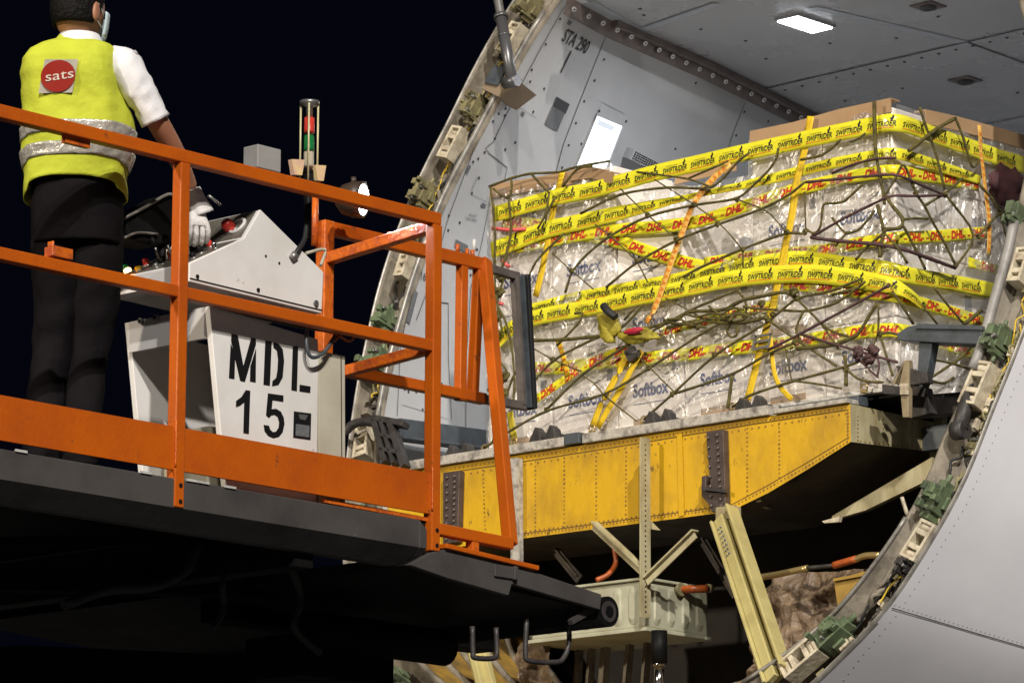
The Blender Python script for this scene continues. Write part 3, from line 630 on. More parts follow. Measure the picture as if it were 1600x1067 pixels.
# lower rear beam seen under the sill, end post and bracket
yb = YS+.32
b = MB(); b.prism([onY(1456, 714, yb), onY(1458, 746, yb), onY(1352, 797, yb), onY(1300, 812, yb), onY(1300, 806, yb)], VY*.03); b.build('rear_beam', crm_m, plane)
b = MB(); b.bar(onX(1470, 640, XS+.02), onX(1461, 716, XS+.02), .025, .05, VY); b.bar(onX(1477, 640, XS+.03), onX(1468, 716, XS+.03), .012, .03, VY); b.build('end_post', crm_m, plane, bevel=.003)
b = MB(); b.prism([Yp(1284, 814, 15.75), Yp(1312, 806, 15.75), Yp(1310, 815, 15.75), Yp(1288, 817, 15.75)], VY*.02); b.build('gusset', latch_m, plane)
for k, (a, c) in enumerate((((1150, 795), (1330, 800)), ((1185, 780), (1400, 770)), ((1240, 748), (1450, 716)))):
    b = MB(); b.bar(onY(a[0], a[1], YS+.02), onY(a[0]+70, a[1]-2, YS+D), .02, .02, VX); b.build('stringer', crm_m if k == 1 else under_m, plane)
for q in ((1216, 764), (1182, 788)):
    b = MB(); b.prism([yP(q[0], q[1], .12), yP(q[0]+16, q[1]+3, .12), yP(q[0]+20, q[1]+7, .12), yP(q[0]+10, q[1]+6, .12)], VY*.02); b.build('gusset', latch_m, plane)
b = MB(); b.prism([yP(1303, 906, .12), yP(1350, 892, .12), yP(1376, 893, .12), yP(1345, 925, .12), yP(1310, 955, .12)], VY*.02); b.bar(yP(1303, 906, .11), yP(1378, 892, .11), .012, .012, VY); b.build('bay_panel', mat('ochre_panel', (.42, .27, .05), (.28, .17, .04), sc=6, rough=.5), plane)
# crumpled insulation, bulkhead and bilge lining under the floor
from mathutils import noise
def blanket(x0, x1, z0f, z1f, y, amp, seedv, nx=110, nz=70):
    b = MB(); vs = []
    for j in range(nz+1):
        for i in range(nx+1):
            u_, v_ = i/nx, j/nz; X = x0+(x1-x0)*u_; zz = lerp(z0f(u_), z1f(u_), v_); q = Vector((X*2.2+seedv, zz*3.2, seedv))
            dd = noise.ridged_multi_fractal(q*1.5, .8, 2.3, 5, 1.0, 2.0)*amp*.9+noise.noise(q*.8)*amp*1.3+noise.voronoi(q*3)[0][0]*amp*.8
            vs.append(Vector((X+noise.noise(q*2)*.03, y-dd*.5, zz+noise.noise(q*1.7)*.04)))
    b.add(vs, [(j*(nx+1)+i, j*(nx+1)+i+1, (j+1)*(nx+1)+i+1, (j+1)*(nx+1)+i) for j in range(nz) for i in range(nx)], 0, True)
    b.build('insulation_blanket', blanket_m, plane, recalc=False)
blanket(onY(1062, 1000, YS+.2).x, onY(1240, 1000, YS).x, lambda u_: Z(3.3), lambda u_: Z(3.72)+.40*min(1, u_*1.7)+.03*math.sin(u_*9), YS+.25, .14, 3.1)
blanket(onY(1190, 1000, YS+.2).x, onY(1395, 900, YS+.3).x, lambda u_: Z(3.4), lambda u_: onY(1200+u_*100, 902, YS+.3).z, YS+.32, .15, 8.4)
blanket(onY(845, 1000, YS+.2).x, onY(900, 1000, YS+.2).x, lambda u_: Z(3.4), lambda u_: onY(870, 1004, YS+.2).z, YS+.15, .10, 5.7, 40, 40)
for x, w_, x2 in ((925, .02, 918), (948, .045, 941), (985, .025, 976), (1012, .02, 1004), (905, .02, 900)):
    b = MB(); b.bar(onY(x, 985, YS+.25), onY(x2, 1085, YS+.25), w_, .02, VX); b.bar(onY(x+3, 985, YS+.24), onY(x2+3, 1085, YS+.24), .006, .04, VX); b.build('bay_rib', frame_m, plane)
b = MB(); P = [wall_pt(i, 1.2) for i in range(int(NR*.578), int(NR*.925))]; P = [Vector((p.x, YS+.95, p.z)) for p in P if p.z < Z(5.18)]; b.prism(P, VY*.04); b.build('underfloor_bulkhead', mat('shadowed_bay_paint', (.03, .025, .022), (.02, .018, .018), sc=3, rough=.8), plane)  # added to close off the bay, its shade put into the near-black colour
b = MB(); rows_ = []
for t in (-.02, .4, .9):
    rows_.append([Vector((p.x, p.y+t, p.z)) for p in [rp(k, -.035, -.03) for k in range(int(NR*.60), int(NR*.905))]])
b.loft(rows_, 0, closed=False); b.build('bilge_lining', yeld_m, plane, recalc=False)
for k in range(5):
    t = .12+.18*k; b = MB(); P = [Vector((p.x, p.y+t, p.z)) for p in [rp(j, -.05, -.03) for j in range(int(NR*.60), int(NR*.905), 3)]]; b.tube(P, .018, 6); b.build('bilge_frame', frame_m, plane)
# side guide at the right of the sill
def rG(x, y, d=0): return onY(x, y, 15.72*K+d)
g_ = MB(); a0 = rG(1404, 520); a1 = rG(1425, 513); 
bb = lambda P, e, m=0: g_.prism(P, e, m)
bb([rG(1400, 522), rG(1418, 510), rG(1432, 508), rG(1534, 512), rG(1534, 538), rG(1500, 537), rG(1440, 534), rG(1404, 532)], VY*.12, 0)
bb([rG(1432, 505, -.01), rG(1534, 509, -.01), rG(1534, 516, -.01), rG(1430, 514, -.01)], VY*.14, 0)
bb([rG(1436, 533, .02), rG(1457, 534, .02), rG(1449, 580, .02), rG(1440, 606, .02), rG(1432, 600, .02)], VY*.05, 0)
g_.build('side_guide', bluegrey_m, plane, bevel=.004)
g_ = MB(); g_.prism([rG(1405, 598), rG(1413, 563), rG(1420, 562), rG(1419, 652), rG(1410, 652)], VY*.03, 0); g_.prism([rG(1395, 598), rG(1397, 600), rG(1412, 563), rG(1414, 566)], VY*.03, 0)
g_.build('guide_post', mat('guide_bronze', (.30, .24, .15), (.2, .15, .09), sc=20, rough=.5), plane, bevel=.003)
g_ = MB(); g_.prism([rG(1421, 575, .01), rG(1448, 583, .01), rG(1450, 598, .01), rG(1421, 602, .01)], VY*.04); g_.build('guide_base', greyd_m, plane, bevel=.003); g_ = MB(); g_.prism([rG(1378, 600), rG(1412, 604), rG(1412, 618), rG(1378, 615)], VY*.06)
g_.build('guide_base', greyd_m, plane, bevel=.003); g_ = MB(); g_.prism([rG(1420, 600, .15), rG(1446, 605, .15), rG(1455, 645, .15), rG(1420, 654, .15)], VY*.05); g_.build('guide_base', greyd_m, plane, bevel=.003); g_ = MB(); g_.prism([rG(1425, 618, .25), rG(1500, 612, .25), rG(1505, 645, .25), rG(1428, 650, .25)], VY*.08)
g_.build('guide_base', greyd_m, plane, bevel=.003)
g_ = MB(); g_.prism([rG(1406, 599, -.012), rG(1418, 599, -.012), rG(1418, 616, -.012), rG(1406, 616, -.012)], VY*.01); g_.build('guide_tag', latch_m, plane)
g_ = MB(); p0, p1 = onRing(1515, 600, .0), onRing(1500, 672, .03); g_.tube([p0, lerp(p0, p1, .5), p1], [.02, .03, .035], 12); g_.cyl(p1-VX*.03, p1+VX*.03, .04, 14); g_.build('latch_arm', greyd_m, plane)
# seal strip on the inner rail (right side)
MB().tube([rp(span(ring_index(1533, 585), ring_index(1588, 352), k/16), .03, .03) for k in range(17)], .022, 10).build('seal_strip', mat('grey_seal', (.30, .29, .28), (.2, .19, .18), sc=14, rough=.5), plane)
MB().tube([rp(span(ring_index(1165, 1064), ring_index(1420, 812), k/20), .03, .02) for k in range(21)], .010, 10).build('seal_strip', edge_m, plane)
MB().tube([rp(span(ring_index(596, 660), ring_index(855, 22), k/24), .05, .02) for k in range(25)], .014, 10).build('seal_strip', edge_m, plane)
# left guide frame and rail
def rR(x, y, o=.1): return onRing(x, y, o)
g_ = MB()
for a, c, w_ in (((586, 655), (634, 664), .03), ((588, 660), (604, 724), .03), ((598, 658), (618, 726), .02), ((612, 662), (634, 730), .03), ((590, 680), (618, 686), .02), ((597, 704), (626, 709), .02)):
    g_.bar(rR(*a), rR(*c), w_, .05, SL.cross((rR(*c)-rR(*a)).normalized()) if False else RN.cross((rR(*c)-rR(*a)).normalized()))
g_.tube(catmull([rR(538, 676), rR(550, 664), rR(568, 659), rR(590, 661)], 5), .022, 8)
g_.build('guide_frame', greyd_m, plane, bevel=.003)
p0, p1 = onRing(618, 668, .02), onY(785, 690, YS+1.0)
g_ = MB(); g_.bar(p0, p1, .06, .085, VX); g_.bar(p0-VZ*.05, p1-VZ*.05, .09, .012, VX); g_.build('side_rail', bluegrey_m, plane, bevel=.003)

# ================================================================== the loaded pallet
YC, XCR, XCL = 15.88*K, -12.06*K, -14.79*K
ZP = Z(5.395); ZT = Z(6.80); YB = YC+2.35*K
pal = MB(); pal.box(((XCR+XCL)/2, (YC+YB)/2, ZP-.012), (XCR-XCL+.06, YB-YC+.06, .02), None, 0)
pal.box(((XCR+XCL)/2, (YC+YB)/2, ZP-.033), (XCR-XCL-.02, YB-YC-.02, .02), None, 1)
o = pal.build('cargo_pallet', [alu_m, black], bevel=.003); tag(o, 'flat aluminium cargo pallet under the wrapped cartons, on the doorway sill', 'pallet')
NC, NT = 6, 4; cw = (XCR-XCL)/NC; ch = (ZT-ZP)/NT; NDp = 5; cdp = (YB-YC)/NDp
tiers = ['bottom tier', 'second tier', 'third tier', 'top tier']
ordn = ['first', 'second', 'third', 'fourth', 'fifth', 'sixth']
def carton(x0, y0, z0, sx, sy, sz, label, rz=0, words=True, front=True):
    rn = random.Random(int((x0*131+y0*77+z0*991)*100)); g = .004
    t = thing('carton', label, 'box', (x0+sx/2, y0+sy/2, z0), 'white cartons stacked on the pallet')
    b = MB(); c_ = Vector((x0+sx/2+rn.uniform(-.003, .003), y0+sy/2+rn.uniform(-.006, .004), z0+sz/2)); a = R(rn.uniform(-.8, .8))
    ax = (Vector((math.cos(a), math.sin(a), 0)), Vector((-math.sin(a), math.cos(a), 0)), VZ); b.box(c_, (sx-g*2, sy-g*2, sz-g), ax)
    b.build('body', carton_m, t, bevel=.006)
    p = MB(); yF = -ax[1]*(sy/2-g+.0015)
    if front:
        if words: put_text(p, 'Softbox', .066, c_+yF+VZ*sz*.02, ax[0], VZ*1.25, m=0, bold=.0021); p.box(c_+yF-VZ*.052, (sx*.5, .001, .003), ax, 0)
        p.box(c_+yF+VZ*(sz*.5-.05)+ax[0]*(sx*.5-.05), (.035, .001, .05), ax, 1)
        p.box(c_+yF-VZ*sz*.44, (sx*.5, .001, .03), ax, 2) if rn.random() < .4 else None
    else:
        xF = ax[0]*(sx/2-g+.0015)
        for k in range(9): p.box(c_+xF+VZ*.05+ax[1]*(k*.012-.06), (.001, .004+.004*(k % 3), .05), ax, 1)
        p.box(c_+xF-VZ*.04+ax[1]*.03, (.001, .12, .012), ax, 1)
        if rn.random() < .5: p.box(c_+xF-VZ*.02-ax[1]*.09, (.001, .05, .07), ax, 1)
        else: p.box(c_+xF+VZ*.02-ax[1]*.08, (.001, .08, .05), ax, 3)
    p.build('printing', [blue_ink, mat('print_grey', (.2, .19, .2), rough=.7), mat('kraft_mark', (.40, .28, .18), rough=.8), mat('shipping_label', (.75, .68, .7), (.5, .45, .5), sc=60, rough=.6)], t)
for r_ in range(NT):
    for c in range(NC):
        rec = .50 if (r_ == 3 and c in (2, 3)) or (r_ == 2 and c == 3) else 0
        lab = f'white carton on the front face, {tiers[r_]}, {ordn[c]} from the left end'+(', set back' if rec else '')
        carton(XCL+c*cw, YC+rec, ZP+r_*ch, cw, cdp if not rec else cdp*.9, ch*(.86 if rec and r_ == 3 else 1), lab, words=(r_ in (0, 2) or (c+r_) % 3 == 0))
    for d in range(1, NDp):
        carton(XCR-cw, YC+d*cdp, ZP+r_*ch, cw, cdp, ch, f'white carton on the right flank, {tiers[r_]}, {ordn[d]} back from the front corner', front=False)
    for d in range(1, 2):
        for c in range(NC-1):
            if c in (2, 3) and r_ > 1: continue
            if r_ == 3: carton(XCL+c*cw, YC+d*cdp, ZP+r_*ch, cw, cdp, ch, f'white carton behind the front row, {tiers[r_]}, {ordn[c]} from the left end')
# plastic film
def cpos(x, y, off=0.0):          # photo point on the wrapped load, either face
    p = onY(x, y, YC-off)
    if p.x > XCR+off: p = onX(x, y, XCR+off)
    return p
def wrap_noise(X, Z_, s):
    h = 0
    for k, (ang, fq, am) in enumerate(((58, 11, .55), (74, 17, .35), (24, 13, .32), (128, 15, .25), (50, 29, .16))):
        a = R(ang); al = X*math.cos(a)+Z_*math.sin(a); pe = -X*math.sin(a)+Z_*math.cos(a)
        m_ = max(0, min(1, .5+1.9*noise.noise(Vector((X*2.3+k*9, Z_*2.9, s+k)))))
        h += am*m_*(1-2.2*abs(noise.noise(Vector((al*1.3, pe*fq, s*3+k*5.1)))))
    return h+.05*noise.noise(Vector((X*22, Z_*22, s)))
fm = MB(); nz_ = 60
def sheet(P, nu, nv, nrm, amp, s):
    vs = []
    for j in range(nv+1):
        for i in range(nu+1):
            p = P(i/nu, j/nv); e = min(1, 6*min(i/nu, 1-i/nu, j/nv, 1-j/nv)+.25); vs.append(p+nrm*(.006+amp*(.6+wrap_noise(p.x+p.y, p.z, s))*e))
    fm.add(vs, [(j*(nu+1)+i, j*(nu+1)+i+1, (j+1)*(nu+1)+i+1, (j+1)*(nu+1)+i) for j in range(nv) for i in range(nu)], 0, True)
def frontP(u_, v_):
    x = lerp(XCL, XCR, u_); top = ZT; z = lerp(ZP+.01, ZT+.01, v_); y = YC
    cu = u_*NC; dip = max(0, min(1, (cu-1.95)/.08))*max(0, min(1, (4.0-cu)/.7)); hz = max(0, min(1, (z-(ZP+2.15*ch))/(1.6*ch)))
    return Vector((x, y+.40*dip*hz, z-(.06*dip*hz)))
sheet(frontP, 460, 230, -VY, .030, 1.0)
sheet(lambda u_, v_: Vector((XCR, lerp(YC, YB, u_), lerp(ZP+.01, ZT+.01, v_))), 300, 200, VX, .028, 5.0)
sheet(lambda u_, v_: Vector((XCL, lerp(YC, YB, u_), lerp(ZP+.01, ZT+.01, v_))), 50, 40, -VX, .016, 9.0)
o = fm.build('plastic_wrap', film_m, recalc=False); tag(o, 'crinkled clear stretch film wrapped round the stacked white cartons', 'plastic wrap')
# cardboard edge strips on top
def card(P, th, label, drop=.075):
    b = MB(); P = [Vector(p) for p in P]
    for a, c in zip(P[:-1], P[1:]):
        d = (c-a).normalized(); inw = Vector((-d.y, d.x, 0)); 
        if inw.dot(Vector((XMID, YC+1, 0))-Vector((a.x, a.y, 0))) < 0: inw = -inw
        b.bar(a-VZ*drop/2, c-VZ*drop/2, .006, drop, inw); b.bar(a+inw*drop/2, c+inw*drop/2, drop, .006, inw)
    o = b.build('edge_protector', card_m); tag(o, label, 'cardboard strip', 'cardboard edge strips on the load')
def cy(x, y, o=.02): return onY(x, y, YC-o)
card([cy(766, 290), cy(820, 281), cy(895, 268)], .01, 'brown cardboard strip along the top front edge at the left end of the load', .06)
card([cy(893, 266, .03), cy(925, 262, .035), cy(957, 270, .07)], .01, 'bent brown cardboard strip flap lifting from the top of the load beside the gap', .05)
card([cy(1172, 206), cy(1240, 192), cy(1310, 172), cy(1392, 154)], .01, 'long brown cardboard strip along the top front edge up to the corner', .062)
card([onX(1446, 172, XCR+.02), onX(1500, 184, XCR+.02), onX(1600, 212, XCR+.02), onX(1680, 232, XCR+.02)], .01, 'brown cardboard strip along the top of the right flank', .062)
card([onY(1055, 262, YC+.38), onY(1150, 240, YC+.38)], .01, 'brown cardboard strip lying behind the dip in the middle of the load', .08)
# ---- printed tapes
def path3(P, off, n=7):
    out = []
    for k, q in enumerate(P):
        p = cpos(q[0], q[1], off); wv = q[2] if len(q) > 2 else None; out.append((p, wv))
    pts = [p for p, _ in out]; ws = [w_ for _, w_ in out]
    # insert the corner where the path turns onto the right flank
    res = []; rw = []
    for i in range(len(pts)):
        res.append(pts[i]); rw.append(ws[i])
        if i < len(pts)-1 and (pts[i].x < XCR+off-1e-5) and (pts[i+1].y > YC-off+1e-5) and abs(pts[i+1].x-(XCR+off)) < 1e-4:
            la = XCR+off-pts[i].x; lb = pts[i+1].y-(YC-off); t = la/max(1e-6, la+lb); res.append(Vector((XCR+off, YC-off, lerp(pts[i].z, pts[i+1].z, t)))); rw.append(lerp(ws[i], ws[i+1], t) if ws[i] is not None else None)
    fin, fw = [], []
    for i in range(len(res)-1):
        m_ = max(1, int((res[i+1]-res[i]).length/.03))
        for k in range(m_): fin.append(lerp(res[i], res[i+1], k/m_)); fw.append(lerp(rw[i], rw[i+1], k/m_) if rw[i] is not None else None)
    fin.append(res[-1]); fw.append(rw[-1])
    for _ in range(n):      # light smoothing, kept on the surface
        sm_ = [fin[0]]+[(fin[i-1]+fin[i]*2+fin[i+1])/4 for i in range(1, len(fin)-1)]+[fin[-1]]; fin = sm_
    return fin, fw
def face_n(p, off):
    a = max(0.0, min(1.0, .5+(p.x-(XCR+off)+(p.y-(YC-off)))/.06)); 
    return Vector((a, -(1-a), 0)).normalized()
tape_cnt = [0]
def tape(P, wpx, off, label, kind, group, base=yp_m, pitch=.168, start=.03, name='printed_tape', flipped=False, wave=.004, cat='tape'):
    P = [(q[0], q[1], q[2] if len(q) > 2 else wpx) for q in P]; fin, fw = path3(P, off); tape_cnt[0] += 1; sd_ = tape_cnt[0]*7.7
    S = [0]
    for a, b in zip(fin[:-1], fin[1:]): S.append(S[-1]+(b-a).length)
    nr, lat = [], []
    for i, p in enumerate(fin):
        d = (fin[min(i+1, len(fin)-1)]-fin[max(i-1, 0)]).normalized(); n_ = face_n(p, off); l_ = n_.cross(d)
        if l_.dot(VZ) < 0 and abs(d.z) < .8: l_ = -l_
        lat.append(l_.normalized()); nr.append(n_)
    pos = [p+n_*(wave*noise.noise(Vector((s_*6, sd_, 0)))+.001) for p, n_, s_ in zip(fin, nr, S)]
    def f(s_, v_, h=0):       # v -1..1 across
        s_ = max(0, min(S[-1], s_)); k = 0
        lo_, hi_ = 0, len(S)-1
        while hi_-lo_ > 1:
            m_ = (lo_+hi_)//2
            if S[m_] <= s_: lo_ = m_
            else: hi_ = m_
        t = (s_-S[lo_])/max(1e-6, S[hi_]-S[lo_]); w_ = lerp(fw[lo_], fw[hi_], t)*PXU*1.12/2
        l_ = lerp(lat[lo_], lat[hi_], t); n_ = lerp(nr[lo_], nr[hi_], t)
        return lerp(pos[lo_], pos[hi_], t)+l_*w_*v_+n_*(h+.004*noise.noise(Vector((s_*9, v_*1.3+sd_, 3))))
    root = MB(); n_ = len(fin); vs = []
    for i in range(n_):
        for j in range(5): vs.append(f(S[i], -1+j/2))
    root.add(vs, [(i*5+j, (i+1)*5+j, (i+1)*5+j+1, i*5+j+1) for i in range(n_-1) for j in range(4)], 0, True)
    s_ = start
    pm = MB(); W0 = wpx*PXU*1.12/2
    while s_ < S[-1]-.02:
        def put(vsf, so, vo, m, sc=1): pm.add([f(s_+so+v.x*sc, max(-.97, min(.97, vo+v.y/W0)), .0022) for v in vsf[0]], vsf[1], m)
        if kind == 'S' and s_+.125 < S[-1]:
            put(text_mesh('SWIFTRIDER', .034, bold=.0008, shear=.2, space=1.02, align='LEFT'), 0, -.10, 0, .74)
            put(text_mesh('INTERNATIONAL SERVICE'[:14], .0085, shear=.3, align='LEFT'), .02, .42, 2)
            q = [Vector((x, 0, 0)) for x in (0,)]
            ln = [f(s_-.002+.135*k/8, -.56+.02*k/8, .0022) for k in range(9)]+[f(s_-.002+.135*k/8, -.47+.02*k/8, .0022) for k in range(8, -1, -1)]
            pm.add(ln, [(k, k+1, 16-k, 17-k) for k in range(8)], 1)
            fig = [(.121, .22), (.128, .25), (.131, .5), (.135, .62), (.132, .86), (.127, .88), (.126, .66), (.118, .52), (.119, .4)]
            pm.add([f(s_+a, b, .0022) for a, b in fig], [list(range(len(fig)))], 0)
        if kind == 'D' and s_+.09 < S[-1]:
            put(text_mesh('DHL', .047, bold=.0024, shear=.35, space=1.0, align='LEFT'), 0, -.02, 3)
            for vo in (-.36, -.18):
                for (a0_, a1_) in ((-.028, -.006), (.088, .11)):
                    pm.add([f(s_+a, b, .0022) for a, b in ((a0_, vo), (a1_, vo), (a1_, vo+.09), (a0_, vo+.09))], [(0, 1, 2, 3)], 3)
        if kind == 'X' and s_+.02 < S[-1]:
            pm.add([f(s_+a, b, .0022) for a, b in ((0, -.7), (.006, -.7), (.016, .7), (.010, .7))], [(0, 1, 2, 3)], 1); pm.add([f(s_+a, b, .0022) for a, b in ((.016, -.7), (.022, -.7), (.012, .7), (.006, .7))], [(0, 1, 2, 3)], 1)
        s_ += pitch*random.uniform(.97, 1.03)
    o = root.build(name, base, solid=.0012, recalc=False); tag(o, label, cat, group)
    if pm.v:
        q = pm.build('lettering', [ink, or_ink, olive_ink, red_ink], o, recalc=False)
    return o
GS, GD = 'yellow tapes lettered in black', 'yellow tapes lettered in red'
tape([(773, 335), (820, 322), (868, 308), (930, 297), (1009, 274), (1101, 253), (1180, 235), (1255, 219), (1324, 205), (1390, 190), (1457, 211), (1508, 228), (1562, 247), (1612, 262)], 26, .055, 'uppermost yellow tape with black lettering, running over the corner of the load', 'S', GS)
tape([(768, 392, 26), (805, 378, 28), (847, 360, 28), (907, 347, 26), (960, 335, 24), (1022, 321, 16), (1075, 308, 9), (1110, 300, 9), (1154, 292, 12), (1218, 276, 16), (1291, 257, 16), (1390, 239, 17), (1437, 251, 18), (1487, 266, 17), (1532, 282, 14)], 25, .048, 'second yellow tape with black lettering from the top, pinched narrow at mid length', 'S', GS)
tape([(824, 486, 20), (899, 466, 20), (975, 452, 20), (1059, 437, 20), (1102, 427, 22), (1155, 416, 24), (1177, 413, 24), (1226, 406, 25), (1251, 403, 25), (1307, 412, 24), (1362, 419, 25), (1416, 431, 25), (1478, 440, 24), (1560, 456, 24)], 24, .045, 'yellow tape with black lettering across mid height, upper one of the overlapping pair', 'S', GS)
tape([(770, 541, 24), (792, 515, 24), (823, 499, 24), (865, 490, 25), (927, 480, 25), (989, 466, 25), (1051, 455, 25), (1116, 441, 25), (1186, 430, 26), (1260, 427, 27), (1307, 431, 27), (1347, 438, 27), (1382, 444, 24), (1422, 458, 17), (1446, 482, 14)], 25, .058, 'yellow tape with black lettering across mid height, lower one ending in a twist', 'S', GS)
tape([(786, 347), (828, 349), (870, 358), (928, 370), (970, 378), (1022, 397), (1075, 412), (1124, 423), (1160, 430)], 20, .03, 'yellow tape with red lettering sloping down right through the middle dip', 'D', GD, pitch=.155)
tape([(807, 386), (860, 376), (907, 367), (978, 358), (1033, 355), (1093, 347), (1141, 331), (1186, 315), (1243, 296), (1299, 283), (1337, 275), (1390, 267), (1420, 271), (1463, 277), (1528, 288)], 20, .036, 'upper yellow tape with red lettering, reaching the right flank below the top tapes', 'D', GD, pitch=.155)
tape([(1100, 412), (1160, 402), (1234, 396), (1291, 391), (1340, 380), (1390, 373), (1420, 372), (1469, 369), (1525, 365), (1545, 363)], 18, .032, 'yellow tape with red lettering at mid height on the right, above the black lettered pair', 'D', GD, pitch=.155)
tape([(1226, 443), (1283, 449), (1340, 456), (1394, 462), (1420, 468), (1459, 479), (1499, 491), (1525, 500), (1540, 505)], 18, .034, 'yellow tape with red lettering sagging just below the black lettered pair', 'D', GD, pitch=.15)
tape([(1030, 520), (1040, 517), (1124, 497), (1172, 486), (1215, 474)], 14, .03, 'short narrow yellow tape with red lettering rising behind the knotted ropes', 'D', GD, pitch=.16)
tape([(829, 576), (877, 575), (947, 565), (1014, 560), (1068, 554), (1124, 547), (1186, 540), (1195, 542), (1270, 530), (1320, 521), (1370, 516), (1398, 515), (1430, 521), (1485, 540), (1535, 556)], 20, .03, 'lowest yellow tape with red lettering, above the bottom row of cartons', 'D', GD, pitch=.155)
tape([(837, 624), (874, 599), (908, 576), (947, 554), (985, 543)], 13, .036, 'yellow tape with red lettering slanting steeply up right near the left end', 'D', GD, pitch=.16)
tape([(1513, 409), (1535, 416), (1560, 422)], 15, .03, 'torn scrap of yellow tape with red lettering on the right flank', 'D', GD, pitch=.2, start=.09)
GW = 'webbing straps over the load'
tape([(1141, 255), (1091, 303), (1075, 337), (1059, 381), (1046, 418), (1026, 478), (1010, 505)], 11, .065, 'orange and yellow webbing strap slanting down left through the middle dip', 'X', GW, base=ostrap_m, pitch=.03, name='webbing_strap', cat='strap')
s2 = tape([(1267, 182), (1259, 231), (1249, 262), (1242, 302), (1236, 349), (1226, 391), (1213, 456), (1207, 480), (1197, 515), (1187, 550), (1180, 580), (1167, 628)], 13, .052, 'broad plain yellow webbing strap with a steel buckle right of centre', 'P', GW, base=strap_m, name='webbing_strap', cat='strap')
tape([(1203, 522), (1206, 545), (1205, 570), (1211, 596), (1222, 612), (1238, 624)], 8, .07, 'loose yellow strap tail hanging beside the buckle', 'P', GW, base=strap_m, name='webbing_strap', wave=.012, cat='strap')
tape([(1530, 196), (1534, 252), (1540, 300), (1544, 327), (1547, 361), (1545, 398)], 9, .06, 'orange and yellow webbing strap down the right flank', 'X', GW, base=ostrap_m, pitch=.03, name='webbing_strap', cat='strap')
tape([(879, 268), (871, 295), (862, 340), (857, 379), (846, 427), (837, 463)], 12, .04, 'plain yellow webbing strap down the left end of the load', 'P', GW, base=strap_m, name='webbing_strap', cat='strap')
tape([(985, 545), (972, 570), (951, 612), (932, 640), (925, 668)], 12, .05, 'left leg of the looped yellow strap hanging below the cloth bag', 'P', GW, base=strap_m, name='webbing_strap', cat='strap')
tape([(1003, 548), (990, 570), (972, 606), (948, 642), (934, 668)], 11, .062, 'right leg of the looped yellow strap hanging below the cloth bag', 'P', GW, base=strap_m, name='webbing_strap', cat='strap')
tape([(872, 531), (880, 552), (887, 587)], 10, .045, 'short yellow strap end with red print above the slanting tape', 'X', GW, base=strap_m, pitch=.03, name='webbing_strap', cat='strap')
tape([(796, 643), (800, 662), (804, 688)], 13, .05, 'short olive yellow strap at the bottom left end beside the grey bumper', 'P', GW, base=mat('olive_webbing', (.42, .34, .02), rough=.6), name='webbing_strap', cat='strap')
# buckle
bk_ = MB(); c_ = cpos(1192, 538, .07)
for x0, y0, x1, y1 in ((1181, 526, 1206, 522), (1178, 546, 1200, 541), (1182, 524, 1176, 548), (1206, 521, 1200, 545), (1180, 535, 1203, 531)): bk_.bar(cpos(x0, y0, .07), cpos(x1, y1, .07), .012, .01, VY)
o = bk_.build('strap_buckle', steel_m, s2)
bk_ = MB(); bk_.bar(cpos(983, 545, .075), cpos(992, 562, .075), .05, .03, VX); bk_.cyl(cpos(980, 553, .08), cpos(998, 551, .08), .014, 10); o = bk_.build('ratchet_buckle', greyd_m); tag(o, 'dark steel ratchet buckle at the top of the looped yellow strap', 'buckle')
# ---- net
net = thing('cargo_net', 'olive rope cargo net with knots and loose ends stretched over the load', 'net', ((XCL+XCR)/2, YC, ZP))
def path_soft(P):
    if len(P) < 3: return [P[0], lerp(P[0], P[-1], .5), P[-1]]
    o_ = []
    for a, c in zip(P[:-1], P[1:]): o_ += [lerp(a, c, k/4) for k in range(4)]
    o_.append(P[-1])
    for _ in range(2): o_ = [o_[0]]+[(o_[i-1]+o_[i]*2+o_[i+1])/4 for i in range(1, len(o_)-1)]+[o_[-1]]
    return o_
def rope(P, r=.0056, off=.082, mm=rope_m, knots=True, name='rope', crv=3, par=None):
    pts = []
    for q in P:
        p = cpos(q[0], q[1], off); pts.append(p)
    b = MB(); C_ = path_soft(pts)
    r = min(r, .0085); b.tube(C_, [r*(1+.12*math.sin(i*1.9)) for i in range(len(C_))], 6)
    o = b.build(name, mm, par or net); return o
def knot(q, r=.011, off=.084, mm=rope_m):
    rn = random.Random(int(q[0]*31+q[1])); p = cpos(q[0], q[1], off); b = MB(); P = []
    for k in range(14):
        t = 2*math.pi*k/14; P.append(p+Vector((math.cos(t)*r*rn.uniform(.6, 1), math.sin(2*t)*r*.5, math.sin(t)*r*rn.uniform(.6, 1))))
    b.tube(P, r*.5, 6, closed=True); b.build('knot', mm, net)
T1, T2, T3 = .0060, .0048, .0036
